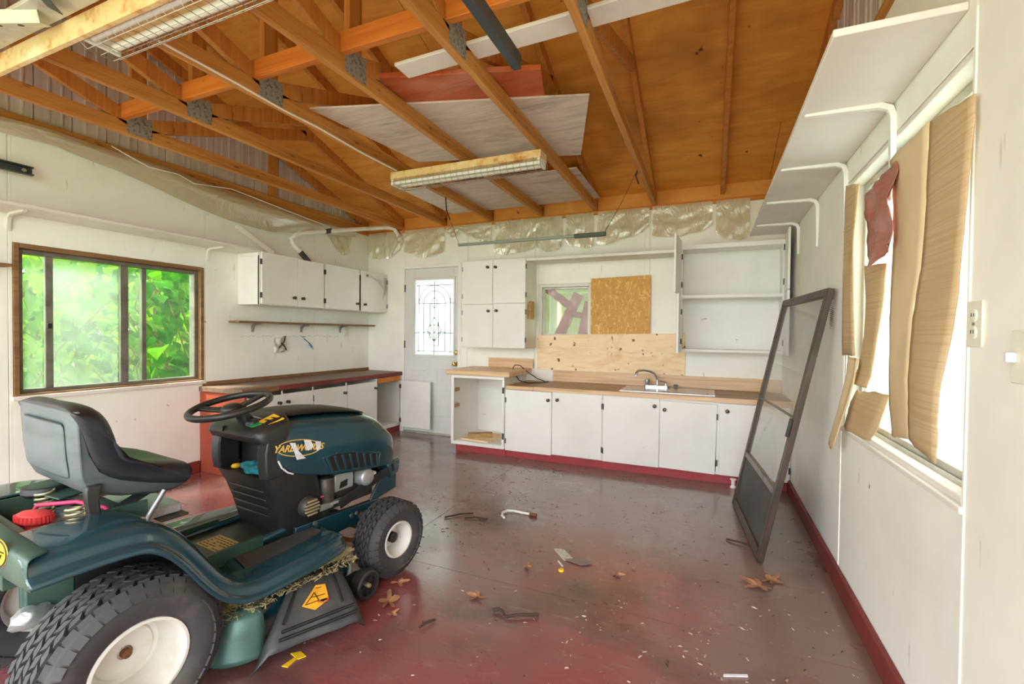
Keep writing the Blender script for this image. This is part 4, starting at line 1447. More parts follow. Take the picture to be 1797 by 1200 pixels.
# cardboard over the right window
def ribbon(rows, thick, bulge, seed, n=7):
    """sheet from rows of (left y, left z, right y, right z, x)"""
    fine = []
    for A, Bq in zip(rows, rows[1:]):
        for k in range(4):
            fine.append([p + (q - p) * k / 4 for p, q in zip(A, Bq)])
    fine.append(list(rows[-1]))
    b = BM()
    g = []
    L = len(fine) - 1
    for j, (ya, za, yb, zb, x) in enumerate(fine):
        row = []
        for i in range(n + 1):
            s = i / n
            e = .007 * noise.noise(V((j * .9, i * 3.1, seed))) if i in (0, n) else 0
            f = .010 * noise.noise(V((i * 1.3, j * 2.0, seed + 7))) if j in (0, L) else 0
            row.append(b.verts.new((x - bulge * math.sin(math.pi * s) + .006 * noise.noise(V((s * 2.5, j * .12, seed))), ya + (yb - ya) * s + e, za + (zb - za) * s + f)))
        g.append(row)
    for j in range(L):
        for i in range(n):
            b.faces.new((g[j][i], g[j][i + 1], g[j + 1][i + 1], g[j + 1][i]))
    return b


t = thing('cardboard_sheet', (.60, 1.75, 1.4), 'large tan cardboard sheet hanging torn over the near half of the right window', 'cardboard')
b = ribbon([(1.764, 1.885, 1.506, 1.845, .602), (1.765, 1.78, 1.508, 1.76, .600), (1.766, 1.60, 1.528, 1.58, .598), (1.78, 1.45, 1.550, 1.44, .596), (1.83, 1.30, 1.575, 1.27, .594), (1.865, 1.10, 1.632, 1.11, .594), (1.87, 1.00, 1.672, .99, .60), (1.88, .905, 1.702, .872, .61)], .004, .004, 1)
mk('corrugated_face', b, card, t, smooth=35, solid=.005)
b = ribbon([(2.09, 1.882, 1.766, 1.886, .600), (2.055, 1.80, 1.767, 1.78, .598), (2.02, 1.60, 1.768, 1.60, .596), (2.022, 1.45, 1.782, 1.45, .594), (2.028, 1.30, 1.832, 1.30, .594), (2.035, 1.10, 1.867, 1.10, .596), (2.04, 1.00, 1.872, 1.00, .602), (2.047, .885, 1.88, .905, .612)], .004, .004, 4)
mk('smooth_face', b, card2, t, smooth=35, solid=.005)
b = ribbon([(2.70, 1.975, 2.50, 1.925, .605), (2.712, 1.86, 2.51, 1.84, .604), (2.715, 1.70, 2.56, 1.69, .606), (2.705, 1.45, 2.545, 1.45, .606), (2.69, 1.15, 2.50, 1.155, .604)], .004, .003, 7)
single('cardboard_strip', b, card, 'narrow upright cardboard strip at the far edge of the right window', 'cardboard', smooth=35, solid=.005)
b = ribbon([(2.585, 1.15, 2.43, 1.14, .602), (2.575, 1.05, 2.44, 1.05, .594), (2.59, .95, 2.47, .95, .580), (2.64, .82, 2.53, .81, .562), (2.675, .715, 2.60, .70, .55)], .004, .0, 9)
single('cardboard_flap', b, card2, 'curled cardboard flap hanging below the sill at the far end of the right window', 'cardboard', smooth=35, solid=.005)
b = ribbon([(2.52, 1.56, 2.245, 1.53, .640), (2.49, 1.40, 2.27, 1.38, .640), (2.49, 1.25, 2.32, 1.22, .638), (2.53, 1.10, 2.35, 1.08, .630), (2.585, 1.03, 2.39, 1.02, .622)], .004, .012, 12)
single('cardboard_strip', b, card, 'ribbed cardboard strip bowing in the middle of the right window', 'cardboard', smooth=35, solid=.005)
b = ribbon([(2.61, .99, 2.18, 1.02, .645), (2.63, .93, 2.19, .95, .63), (2.66, .86, 2.23, .87, .622), (2.69, .806, 2.30, .812, .614)], .004, .02, 15)
single('cardboard_piece', b, card, 'small crumpled cardboard piece standing on the right window sill', 'cardboard', smooth=35, solid=.005)
b = wrinkled((.588, 2.335, 1.83), (.585, 1.97, 1.845), (.575, 1.955, 1.56), (.575, 2.21, 1.50), 14, 16, .03, 2.5, 21, (-1, 0, 0))
single('plastic_bag', b, bagm, 'reddish brown plastic bag hanging over the cardboard on the right window', 'bag', smooth=180, solid=.002)
b = BM()
for p, q in (((1.49, 1.80), (1.53, 1.86)), ((2.47, 1.12), (2.53, 1.16))):
    box(b, .598, .600, p[0], q[0], p[1], q[1])
single('spring_hook', tube(BM(), [(.595 + .008 * math.cos(k * 1.6), 2.885 + .008 * math.sin(k * 1.6), 1.47 - k * .0026) for k in range(75)], .002, 5), steel, 'thin steel spring hanging on the right wall beside the storm door top', 'spring')

# lights
def tube_light(name, xa, xb, y, zt, label):
    t = thing('tube_light', ((xa + xb) / 2, y, zt), label, 'light')
    mk('housing', box(BM(), xa, xb, y - .055, y + .075, zt - .055, zt), cream, t, bevel=.004)
    for dy in (-.028, .048):
        b = BM()
        cyl(b, (xa + .03, y + dy, zt - .078), (xb - .03, y + dy, zt - .078), .016, 12)
        mk('lamp_tube', b, tubew, t, smooth=40)
    for x in (xa + .005, xb - .025):
        mk('lamp_holder', box(BM(), x, x + .02, y - .052, y + .072, zt - .10, zt - .055), pvc, t, bevel=.002)
    b = BM()
    n = int((xb - xa) / .05)
    sec = [(-.062, -.05), (-.058, -.105), (-.035, -.122), (.055, -.122), (.078, -.105), (.082, -.05)]
    for i in range(n + 1):
        x = xa + (xb - xa) * i / n
        tube(b, [(x, y + c, zt + d) for c, d in sec], .0018, 4)
    for c, d in sec[1:-1] + [(.01, -.122), (-.06, -.078), (.08, -.078)]:
        tube(b, [(xa, y + c, zt + d), (xb, y + c, zt + d)], .0018, 4)
    g = mk('wire_guard', b, wirem, t)
    return t


tube_light('a', -2.315, -1.065, 2.99, TB - .035, 'caged fluorescent light hanging under the trusses in the room middle')
tl2 = tube_light('b', -2.36, -1.11, 1.085, TB - .020, 'near caged fluorescent light at the upper left of the picture')
mk('mounting_board', box(BM(), -3.30, -1.05, 1.0, 1.022, 2.395, 2.482), cream, tl2, bevel=.003)
b = BM()
tube(b, [(-2.30, 1.15, TB + .012), (-2.297, 1.65, TB + .008), (-2.292, 1.93, TB - .004), (-2.296, 2.18, TB + .004), (-2.292, 2.59, TB - .012), (-2.27, 2.95, TB - .02)], .006, 6)
single('white_cable', b, pvc, 'white cable stapled along a truss chord to the middle caged light', 'cable', smooth=60)
t = thing('hanging_rod', (-1.48, 3.75, 2.07), 'thin grey green rod hanging level on two wires near the back wall', 'rod')
b = BM()
box(b, -2.168, -.79, 3.738, 3.762, 2.052, 2.076)
mk('rod', b, pm('grey_green_metal', (126, 136, 122), .45, metal=.4), t, bevel=.004)
mk('end_sleeve', box(BM(), -1.05, -.788, 3.733, 3.767, 2.047, 2.081), pm('dark_green_tape', (62, 78, 58), .6), t, bevel=.003)
b = BM()
tube(b, [(-.80, 3.75, 2.07), (-.66, 3.74, 2.30), (-.53, 3.72, TB + .03)], .0022, 5)
tube(b, [(-.53, 3.72, TB + .03), (-.55, 3.73, TB - .03), (-.525, 3.715, TB - .10)], .006, 5)
mk('hanging_wire', b, twig, t)
b = BM()
tube(b, [(-2.16, 3.75, 2.07), (-2.22, 3.75, 2.22), (-2.29, 3.75, 2.36), (-2.31, 3.75, TB + .03)], .0022, 5)
tube(b, [(-2.26, 3.75, 2.31), (-2.30, 3.75, 2.40), (-2.31, 3.75, TB)], .006, 5)
mk('hanging_wire', b, twig, t)

# overhead door tracks and hangers
def track(x, y0, y1, z, s, label):
    t = thing('door_track', (x, y1, z), label, 'track')
    b = BM()
    prof = [(-.004, -.028), (.028, -.028), (.028, -.018), (.002, -.018), (.002, .018), (.028, .018), (.028, .028), (-.004, .028)]
    loft(b, [[V((x + s * a, yy, z + c)) for a, c in prof] for yy in (y0, y1)])
    mk('channel', b, trackm, t, bevel=.002)
    for yy in (y1 - .04, y1 - .16):
        mk('bolt', cyl(BM(), (x + s * .002, yy, z), (x + s * .010, yy, z), .011, 10), alumlt, t, smooth=40)
    return t


track(-.665, -.9, 1.60, 2.255, -1, 'dark steel door track ending under the middle of the trusses')
track(-4.02, -.9, 1.50, 2.245, 1, 'dark steel door track along the left wall above the long shelf')
t = thing('track_hanger', (-2.2, .88, TB), 'pale perforated angle iron hanger beside the near caged light', 'hanger')


def angle_iron(p, q, w_, upv, mat):
    b = BM()
    beam(b, p, q, w_, .003, upv)
    pv, qv = V(p), V(q)
    d = (qv - pv).normalized()
    sdir = d.cross(V(upv)).normalized()
    u = sdir.cross(d).normalized()
    beam(b, pv + sdir * w_ / 2 + u * w_ / 2, qv + sdir * w_ / 2 + u * w_ / 2, .003, w_, upv)
    o = mk('angle_iron', b, mat, t)
    L = (qv - pv).length
    for k in range(1, int(L / .09)):
        c = pv + d * (.09 * k)
        mk('slot', cyl(BM(), c - u * .003, c + u * .003, .010, 8), inkb, o)
    return o


angle_iron((-2.86, .78, 2.44), (-2.43, .95, 2.44), .045, (0, -.3, 1), anglem)
angle_iron((-2.31, .93, 2.45), (-2.05, .66, 2.45), .05, (.5, 0, .8), dark)
mk('backing_bar', box(BM(), -3.3, -1.5, .88, .985, 2.475, 2.492), alumlt, t, bevel=.002)
single('plywood_sheet', slab([(-3.5, .30), (-2.3, .30), (-2.3, .86), (-3.5, .86)], TB + .091, .012), ply_new, 'pale plywood laid on the trusses at the upper left corner of the picture', 'board', bevel=.002)
b = BM()
tube(b, [(XL + .13, 1.90, 2.555), (XL + .125, 2.02, 2.52), (XL + .12, 2.14, 2.49), (XL + .125, 2.35, 2.50), (XL + .12, 2.48, 2.465), (XL + .125, 2.80, 2.515), (XL + .12, 3.33, 2.475), (XL + .11, 3.98, 2.43)], .005, 6)
single('white_cable', b, pvc, 'white cable drooping along the top of the left wall over the plastic film', 'cable', smooth=60)
t = thing('wall_shelf', (XL, 1.0, 1.63), 'end of a thin brown wood shelf left of the left window', 'shelf')
mk('board', box(BM(), XL + .001, XL + .10, .5, 1.395, 1.622, 1.640), oldwood, t, bevel=.003)
mk('bracket', box(BM(), XL + .001, XL + .02, .98, 1.0, 1.53, 1.622), steel, t)
sm = BM()
for i in range(64):
    y = 2.98 + i * .0195 + rl.uniform(-.006, .006)
    z = 1.188 + rl.uniform(-.006, .006)
    if 18 < i < 24 or rl.random() < .15:
        continue
    beam(sm, (XL + .0008, y, z), (XL + .0008, y + rl.uniform(.008, .022), z + rl.uniform(-.012, .016)), .0016, .003, (1, 0, 0))
k = mk('scuff_marks', sm, pm('pencil_grey', (150, 146, 138), .8), bpy.data.objects['wall_left'])
k['kind'] = 'stuff'
#PART4
# ------------------------------------------------------------------ riding mower (local: x right, y forward, z up; origin under the rear axle)
mo = thing('riding_mower', (-1.982, .849, 0), 'dark green riding lawn mower with black seat parked on the red floor', 'lawn mower', rot=Euler((0, 0, R(-6))))


def wheel(name, cx, cy, r, wd, rimr, lugs, rows, sgn, steer=0.0, hubcol=None):
    """wheel with its axis along x, outer face towards sgn*x; cx is the middle of the tyre"""
    M = Matrix.Translation((cx, cy, r)) @ Matrix.Rotation(R(steer), 4, 'Z') @ V((sgn, 0, 0)).to_track_quat('Z', 'Y').to_matrix().to_4x4()
    h = wd / 2
    rb = r - .013
    prof = [(rimr - .004, -h * .80), (rimr + .012, -h * .93), ((rimr + rb) / 2, -h * 1.02), (rb - .028, -h * 1.0), (rb - .008, -h * .90), (rb, -h * .72), (rb, h * .72), (rb - .008, h * .90), (rb - .028, h * 1.0), ((rimr + rb) / 2, h * 1.02), (rimr + .012, h * .93), (rimr - .004, h * .80)]
    t = mk(name, lathe(BM(), prof, 56, M), blkrub, mo, smooth=60)
    b = BM()
    for k in range(rows):
        z0 = -h * .74 + (h * 1.48) * k / rows + .003
        z1 = -h * .74 + (h * 1.48) * (k + 1) / rows - .003
        for i in range(lugs):
            a0 = 2 * math.pi * (i + (.5 if k % 2 else 0)) / lugs
            da = 2 * math.pi / lugs * .39
            sk = da * .45 * (1 if k % 2 else -1)
            ps = []
            for rr_ in (rb - .002, r):
                sh = 0.9 if rr_ == r else 1.0
                for (za, aa) in ((z0, a0 - da * sh - sk), (z1, a0 - da * sh + sk), (z1, a0 + da * sh + sk), (z0, a0 + da * sh - sk)):
                    ps.append(M @ V((rr_ * math.cos(aa), rr_ * math.sin(aa), za)))
            hexa(b, ps)
    # shoulder bars
    for s in (-1, 1):
        for i in range(lugs):
            a0 = 2 * math.pi * (i + .25) / lugs
            da = 2 * math.pi / lugs * .42
            ps = []
            for (r0, z) in ((rb - .004, s * h * .74), (rb - .034, s * h * 1.0)):
                for d_ in ((-1), 1):
                    ps.append((r0, z, a0 + d_ * da))
            c = [M @ V((r0 * math.cos(a), r0 * math.sin(a), z)) for r0, z, a in ps]
            o_ = [M @ V(((r0 + (.011 if k_ < 2 else .003)) * math.cos(a), (r0 + (.011 if k_ < 2 else .003)) * math.sin(a), z + s * (.002 if k_ < 2 else .007))) for k_, (r0, z, a) in enumerate(ps)]
            hexa(b, [c[0], c[1], c[3], c[2], o_[0], o_[1], o_[3], o_[2]])
    tr = mk('tread', b, blkrub, t)
    tr['kind'] = 'stuff'
    rp = [(rimr + .006, h * .86), (rimr + .004, h * .92), (rimr - .004, h * .92), (rimr - .010, h * .80), (rimr - .018, h * .45), (rimr - .026, h * .0), (rimr * .74, -h * .22), (rimr * .64, -h * .26), (rimr * .60, -h * .18), (rimr * .28, -h * .14), (.02, -h * .14)]
    rim = mk('rim', lathe(BM(), rp, 40, M), rimw, t, smooth=30)
    mk('hub', lathe(BM(), [(.0, h * .06), (.009, h * .06), (.013, h * .02), (.014, -h * .16)] if hubcol is None else [(0, h * .50), (.018, h * .50), (.026, h * .44), (.027, -h * .16)], 18, M), rust if hubcol is None else hubcol, t, smooth=40)
    mk('inner_rim', lathe(BM(), [(rimr, -h * .86), (rimr - .012, -h * .7), (rimr - .02, -h * .3), (.03, -h * .32)], 32, M), rimw, t, smooth=40)
    return t


wheel('rear_wheel', .365, 0, .244, .21, .124, 36, 6, 1)
wheel('rear_wheel', -.365, 0, .244, .21, .124, 36, 6, -1)
wheel('front_wheel', .372, 1.105, .188, .155, .085, 30, 6, 1, -4, blk)
wheel('front_wheel', -.372, 1.105, .188, .155, .085, 30, 6, -1, -4, blk)

# frame, axle
b = BM()
for s in (-1, 1):
    box(b, s * .17 - .012, s * .17 + .012, -.10, .55, .27, .36)
box(b, -.158, .158, -.10, -.085, .27, .50)
mk('chassis', b, greend, mo, bevel=.004)
mk('rear_side_plate', box(BM(), .19, .204, -.178, -.07, .38, .62), greend, mo, bevel=.004)
b = BM()
hexa(b, [(.155, .70, .215), (.185, .70, .215), (.185, 1.22, .235), (.155, 1.22, .235), (.155, .70, .335), (.185, .70, .335), (.185, 1.22, .315), (.155, 1.22, .315)])
mk('side_rail', b, green, mo, bevel=.004)
b = BM()
hexa(b, [(-.185, .70, .215), (-.155, .70, .215), (-.155, 1.22, .235), (-.185, 1.22, .235), (-.185, .70, .335), (-.155, .70, .335), (-.155, 1.22, .315), (-.185, 1.22, .315)])
mk('side_rail', b, green, mo, bevel=.004)
b = BM()
prism(b, [(.16, 1.15, .30), (.16, 1.36, .335), (.16, 1.36, .50), (.16, 1.30, .50)], (.014, 0, 0))
prism(b, [(-.174, 1.15, .30), (-.174, 1.36, .335), (-.174, 1.36, .50), (-.174, 1.30, .50)], (.014, 0, 0))
box(b, -.16, .16, 1.346, 1.36, .335, .50)
mk('front_bracket', b, green, mo, bevel=.003)
b = BM()
beam(b, (.182, .95, .365), (.182, 1.33, .465), .012, .05)
mk('diagonal_brace', b, dark, mo, bevel=.003)
b = BM()
beam(b, (-.33, 1.105, .21), (.33, 1.105, .21), .05, .05)
for s in (-1, 1):
    cyl(b, (s * .30, 1.105, .16), (s * .30, 1.105, .30), .022, 12)
mk('front_axle', b, engine_m, mo, bevel=.003)
b = BM()
beam(b, (.18, 1.08, .26), (.29, 1.11, .30), .03, .03)
beam(b, (.24, 1.03, .30), (.30, 1.13, .31), .025, .02)
mk('steering_knuckle', b, engine_m, mo, bevel=.003)
b = BM()
beam(b, (-.28, .80, .17), (.30, 1.06, .16), .016, .016)
beam(b, (-.1, 1.06, .16), (.25, .72, .15), .014, .014)
mk('tie_rod', b, rust, mo)

# fender deck with arched fenders
FU = [(-.245, .652, 0), (-.20, .655, 0), (-.10, .660, 0), (0, .655, 0), (.05, .640, 0), (.10, .605, 0), (.145, .555, 0), (.19, .490, -.008), (.235, .415, -.03), (.28, .355, -.065), (.33, .326, -.10), (.38, .316, -.115),
      (.50, .316, -.125), (.64, .316, -.133), (.74, .316, -.15), (.80, .316, -.18)]
FV = [(.20, 0), (.34, .004), (.385, .003), (.410, -.002), (.430, -.010), (.441, -.024), (.446, -.040), (.450, -.050), (.463, -.054), (.471, -.060), (.474, -.074)]


def fender(s):
    secs = []
    for k, (u, z, sh_) in enumerate(FU):
        # the flange follows the surface normal on the steep part
        du = (FU[min(k + 1, len(FU) - 1)][0] - FU[max(k - 1, 0)][0])
        dz = (FU[min(k + 1, len(FU) - 1)][1] - FU[max(k - 1, 0)][1])
        L = math.hypot(du, dz)
        nu, nz = -dz / L, du / L
        q = min(1, max(0, (u - .2) / .15))
        secs.append([V((s * (v * (1 - q) + (.30 + (v - .20) * .60 + .01) * q + sh_ * (1 - q) + (sh_ + .115) * q), u + nu * d, z + nz * d * (1 - .25 * q))) for v, d in FV])
    return loft(BM(), secs, closed=False)


for s in (1, -1):
    mk('fender', fender(s), green, mo, smooth=60, solid=.006, sub=1)
RV = [-.452, -.44, -.40, -.32, -.2, 0, .2, .32, .40, .44, .452]
rz = lambda x: .022 * (1 - (abs(x) / .455) ** 2.5)
ry = lambda x: -.236 - .022 * (1 - (abs(x) / .455) ** 2.5)
b = BM()
loft(b, [[V((x * k, ry(x) + d, z + rz(x) * q)) for x in RV] for z, d, k, q in ((.652, .05, .95, 1), (.656, .02, .985, 1), (.652, .004, .995, 1), (.64, 0, 1, .95), (.60, .0, 1, .7), (.56, .012, .99, .4))], closed=False)
mk('rear_panel', b, greend, mo, smooth=60, solid=.005, sub=1)
for s in (-1, 1):
    mk('bay_side', box(BM(), s * .202 - .004, s * .202 + .004, -.225, .12, .50, .654), greend, mo, bevel=.002)
mk('bay_back', box(BM(), -.20, .20, -.225, -.215, .50, .66), greend, mo, bevel=.002)
b = BM()
box(b, -.40, .40, -.20, -.17, .634, .650)
for s in (-1, 1):
    box(b, s * .30 - .10, s * .30 + .08, -.17, .04, .636, .646)
box(b, -.2, .2, .02, .09, .61, .625)
mk('seat_deck', b, greend, mo, bevel=.006)
mk('deck_tray', box(BM(), -.20, .20, -.18, .25, .555, .565), engine_m, mo, bevel=.002)
b = BM()
box(b, -.15, .17, -.03, .24, .566, .60)
box(b, .04, .10, -.10, -.03, .566, .615)
mk('linkage_box', b, silver, mo, bevel=.004)
b = BM()
box(b, .10, .19, -.10, .0, .566, .61)
mk('battery_box', b, blk, mo, bevel=.004)
b = BM()
beam(b, (-.06, .02, .655), (-.03, .20, .668), .022, .012)
for i in range(18):
    y = .025 + i * .0098
    box(b, -.068, -.026, y, y + .004, .657, .664)
mk('ratchet_bar', b, springm, mo)
b = BM()
M = Matrix.Translation((-.14, -.04, .66))
lathe(b, [(.055, 0), (.065, .012), (.062, .03), (.050, .032), (.048, .012), (.0, .010)], 24, M)
mk('cup_holder', b, blk, mo, smooth=40)
# badge on the rear panel
M = Matrix.Translation((.315, ry(.315) - .006, .650)) @ Matrix.Rotation(R(14), 4, 'Z') @ Matrix.Rotation(R(90), 4, 'X')
b = lathe(BM(), [(0, .003), (.036, .003), (.038, 0)], 28, M)
bd = mk('badge', b, yellow, mo)
b = BM()
lathe(b, [(.033, .0034), (.036, .0044), (.0375, .003)], 28, M)
beam(b, M @ V((-.03, .016, .0036)), M @ V((.03, .004, .0036)), .006, .001)
for i in range(4):
    beam(b, M @ V((-.022 + i * .012, -.012, .0036)), M @ V((-.018 + i * .012, -.001, .0036)), .007, .001)
mk('badge_print', b, inkb, bd)


def spring(p, q, r, turns, wr, n=10):
    p, q = V(p), V(q)
    d = (q - p).normalized()
    a = d.cross(V((1, 0, .3))).normalized()
    c = d.cross(a)
    k = turns * n
    return tube(BM(), [p + (q - p) * (i / k) + (a * math.cos(2 * math.pi * i / n) + c * math.sin(2 * math.pi * i / n)) * r for i in range(k + 1)], wr, 6)


for x in (.13, -.13):
    mk('seat_spring', spring((x + .05, -.06, .59), (x + .05, -.06, .685), .024, 6, .004), springm, mo, smooth=60)
M = Matrix.Translation((.062, -.125, .630)) @ Matrix.Rotation(R(-12), 4, 'X')
fc = mk('fuel_cap', lathe(BM(), [(.0, .034), (.034, .033), (.043, .026), (.045, .006), (.042, 0), (.030, -.004), (.028, -.03), (.0, -.03)], 28, M), redcap, mo, smooth=40)
b = BM()
for i in range(28):
    a = 2 * math.pi * i / 28
    c = M @ V((.045 * math.cos(a), .045 * math.sin(a), .014))
    beam(b, c + V((0, 0, -.009)), c + V((0, 0, .009)), .004, .004, (1, 0, 0))
mk('cap_ribs', b, redcap, fc)
b = BM()
tube(b, [(-.09, -.10, .60), (-.03, -.09, .655), (.06, -.02, .662), (.13, .03, .64), (.16, .05, .60)], .007, 8)
mk('red_cable', b, pinkw, mo, smooth=60)
b = BM()
tube(b, [(.09, -.12, .61), (.10, -.09, .60), (.11, -.06, .575)], .004, 6)
tube(b, [(.10, -.13, .61), (.12, -.10, .60), (.125, -.06, .57)], .004, 6)
mk('wire_lead', b, blk, mo)
b = BM()
loft(b, [[V((.225 + sx * w_, -.035 + c + sy * d_, z)) for sx, sy in ((-1, -1), (1, -1), (1, 1), (-1, 1))] for z, w_, d_, c in ((.615, .010, .012, .008), (.655, .012, .016, .004), (.70, .013, .017, -.002), (.735, .013, .020, .0), (.75, .011, .019, .004))])
lv = mk('lift_lever_grip', b, blk, mo, bevel=.005, smooth=60)
mk('lever_rod', cyl(BM(), (.225, -.03, .62), (.222, -.015, .575), .007, 8), steel, lv)
b = BM()
cyl(b, (.245, .152, .684), (.245, .085, .575), .0085, 10)
mk('seat_strut', b, steel, mo, smooth=40)
b = BM()
beam(b, (.10, .22, .68), (.12, .02, .60), .05, .012)
mk('seat_hinge', b, blk, mo, bevel=.003)
mk('seat_hinge', beam(BM(), (-.12, .22, .68), (-.12, .02, .60), .05, .012), blk, mo, bevel=.003)
b = BM()
beam(b, (-.19, -.06, .69), (-.02, .0, .665), .10, .006)
mk('seat_bracket', b, greend, mo, bevel=.002)

for s in (1, -1):
    mk('inner_fender', prism(BM(), [(s * .206, -.07, .30), (s * .206, .25, .30), (s * .206, .225, .40), (s * .206, .18, .47), (s * .206, .12, .56), (s * .206, .05, .62), (s * .206, -.07, .64)], (s * .006, 0, 0)), blk, mo)
# seat: bucket shell below and behind, thick rolled cushion in front
REAR = [(-.086, .985), (-.084, .93), (-.080, .85), (-.072, .775), (-.052, .728), (-.02, .708), (.05, .682), (.15, .660), (.205, .658), (.235, .672)]
EDGE = [(.235, .690), (.12, .722), (.02, .758), (-.02, .790), (-.045, .85), (-.062, .94), (-.066, .985)]
VS = [-.238, -.234, -.215, -.16, -.08, 0, .08, .16, .215, .234, .238]


def kz(z):
    return 1.0 if z > .79 else .84 + .16 * max(0, (z - .655) / .135)


secs = []
for v in VS:
    e = abs(v) / .238
    k = .012 * max(0, (e - .85) / .15) ** 2
    secs.append([V((v * kz(z), y + k, z + (k if z < .72 else 0))) for y, z in REAR] + [V((v * kz(z), y, z)) for y, z in EDGE])
sh = mk('seat_shell', loft(BM(), secs), seatgrey, mo, smooth=60, bevel=.008)
secs = []
for v in (-.175, -.16, 0, .16, .175):
    e = .0 if abs(v) > .165 else .010
    secs.append([V((v, y - e, z)) for y, z in ((-.070, .77), (-.0765, .80), (-.082, .87), (-.0845, .95))])
mk('back_panel', loft(BM(), secs, closed=False), seatgrey, sh, smooth=70, sub=1, solid=.004)
TOP = [(.245, .690), (.272, .700), (.284, .720), (.270, .745), (.21, .768), (.13, .784), (.07, .802), (.036, .84), (.026, .90), (.010, .965), (-.018, .995), (-.055, 1.008), (-.085, .998)]
BOT = [(-.088, .985), (-.064, .93), (-.047, .85), (-.022, .785), (.02, .752), (.12, .716), (.21, .690)]
secs = []
for v in (-.250, -.246, -.232, -.20, -.15, -.09, 0, .09, .15, .20, .232, .246, .250):
    e = abs(v) / .25
    sc_ = 1.0 if e < .85 else (.90 if e < .95 else (.72 if e < .99 else .5))
    row = []
    n1 = len(TOP)
    dip = max(0, math.cos(min(1, abs(v) / .16) * math.pi / 2))
    for i, (y, z) in enumerate(TOP):
        y2 = y - (.035 * e ** 4 if i < 5 else 0) - (.022 * dip if i >= 7 and i < 11 else 0)
        z2 = z - (.030 * e ** 6 if i >= 9 else 0) - (.026 * dip if 3 < i < 8 else 0)
        t_ = i / (n1 - 1)
        by, bz = BOT[min(len(BOT) - 1, int((1 - t_) * (len(BOT) - 1) + .5))]
        by, bz = by + .02, bz + .015
        row.append(V((v, by + (y2 - by) * sc_, bz + (z2 - bz) * sc_)))
    for y, z in BOT:
        row.append(V((v * .985, y, z)))
    secs.append(row)
mk('seat_cushion', loft(BM(), secs), vinyl, mo, smooth=75, sub=1)

# foot boards
b = BM()
hexa(b, [(-.32, .33, .290), (.32, .33, .290), (.29, .80, .290), (-.29, .80, .290), (-.32, .33, .300), (.32, .33, .300), (.29, .80, .300), (-.29, .80, .300)])
mk('foot_board', b, green, mo, bevel=.004)
for s in (1, -1):
    pl = [(.175, .40), (.31, .37), (.335, .40), (.328, .62), (.31, .74), (.27, .80), (.19, .80)]
    b = BM()
    loft(b, [[V((s * x, y, z)) for x, y in [(.255 + (x0 - .255) * k, .60 + (y0 - .60) * k) for x0, y0 in pl]] for k, z in ((.98, .285), (1.04, .296), (1.04, .306), (1.0, .316), (.90, .316), (.88, .309))])
    fr = mk('foot_rest', b, green, mo, smooth=40)
    b = BM()
    prism(b, [V((s * (.255 + (x0 - .255) * .87), .60 + (y0 - .60) * .87, .312)) for x0, y0 in pl], (0, 0, .006))
    mk('rubber_pad', b, blkrub, fr, bevel=.002)
b = BM()
for s in (1, -1):
    tube(b, [(s * .165, .36, .325), (s * .16, .60, .335), (s * .145, .86, .345)], .016, 8)
mk('deck_ridge', b, green, mo, smooth=60)
mk('centre_board', box(BM(), -.16, .16, .33, .70, .303, .325), blk, mo, bevel=.004)
st = mk('floor_sticker', box(BM(), -.06, .12, .40, .50, .325, .327), pm('ochre_sticker', (206, 172, 84), .5), mo)
b = BM()
for j in range(6):
    for i in range(7):
        if rl.random() < .8:
            box(b, -.05 + i * .024, -.032 + i * .024, .408 + j * .015, .413 + j * .015, .327, .3275)
mk('sticker_print', b, inkb, st)

# dash tower
DS = [(.300, .640, .86, .165), (.38, .628, .86, .180), (.45, .612, .85, .190), (.53, .585, .83, .197), (.60, .548, .80, .202)]
b = BM()


def dsec(z, y0, y1, hw, r=.035):
    return rr(0, (y0 + y1) / 2, hw, (y1 - y0) / 2, r, z, 4)


loft(b, [dsec(*q) for q in DS])
mk('dash_tower', b, blk, mo, smooth=50)
b = BM()
for z in (.40, .44, .48, .52):
    box(b, -.13, .13, .626 - (z - .38) * .25 - .012, .66, z, z + .010)
mk('tower_rib', b, blk, mo, bevel=.003)
b = BM()
for s in (-1, 1):
    x0, x1 = sorted((s * .155, s * .203))
    loft(b, [[(x0, y0, z), (x1, y0 + .012, z), (x1, .64, z), (x0, .66, z)] for z, y0 in ((.595, .545), (.65, .535), (.71, .535), (.765, .545))])
box(b, -.17, .17, .66, .675, .595, .77)
mk('tray_side', b, blk, mo, smooth=50, bevel=.006)
b = BM()
loft(b, [dsec(.755, .525, .67, .203, .04), dsec(.785, .505, .68, .207, .05), [V((p.x, p.y, p.z + (p.y - .5) * .22)) for p in dsec(.800, .515, .68, .200, .05)], [V((p.x, p.y, p.z + (p.y - .5) * .30)) for p in dsec(.812, .545, .675, .175, .05)]])
dc = mk('dash_top', b, blk, mo, smooth=60)
b = BM()
prism(b, [(.095, .575, .833), (.175, .575, .830), (.19, .64, .848), (.10, .65, .858)], (0, -.001, .003))
ds = mk('dash_sticker', b, yellow, dc)
mk('dash_sticker_green', prism(BM(), [(.075, .535, .824), (.125, .530, .821), (.145, .565, .831), (.09, .575, .8345)], (0, -.001, .003)), greenst, dc)
b = BM()
for p, q in (((.115, .60, .843), (.135, .60, .843)), ((.145, .60, .843), (.165, .605, .843)), ((.12, .625, .85), (.15, .625, .85))):
    beam(b, p, q, .008, .004)
mk('dash_sticker_print', b, inkb, dc)
mk('ignition_switch', lathe(BM(), [(.0, .018), (.020, .018), (.026, .012), (.028, 0)], 18, Matrix.Translation((.085, .56, .828)) @ Matrix.Rotation(R(12), 4, 'X')), blk, dc, smooth=40)
mk('throttle_slot', box(BM(), -.06, -.05, .505, .53, .79, .812), inkb, dc)

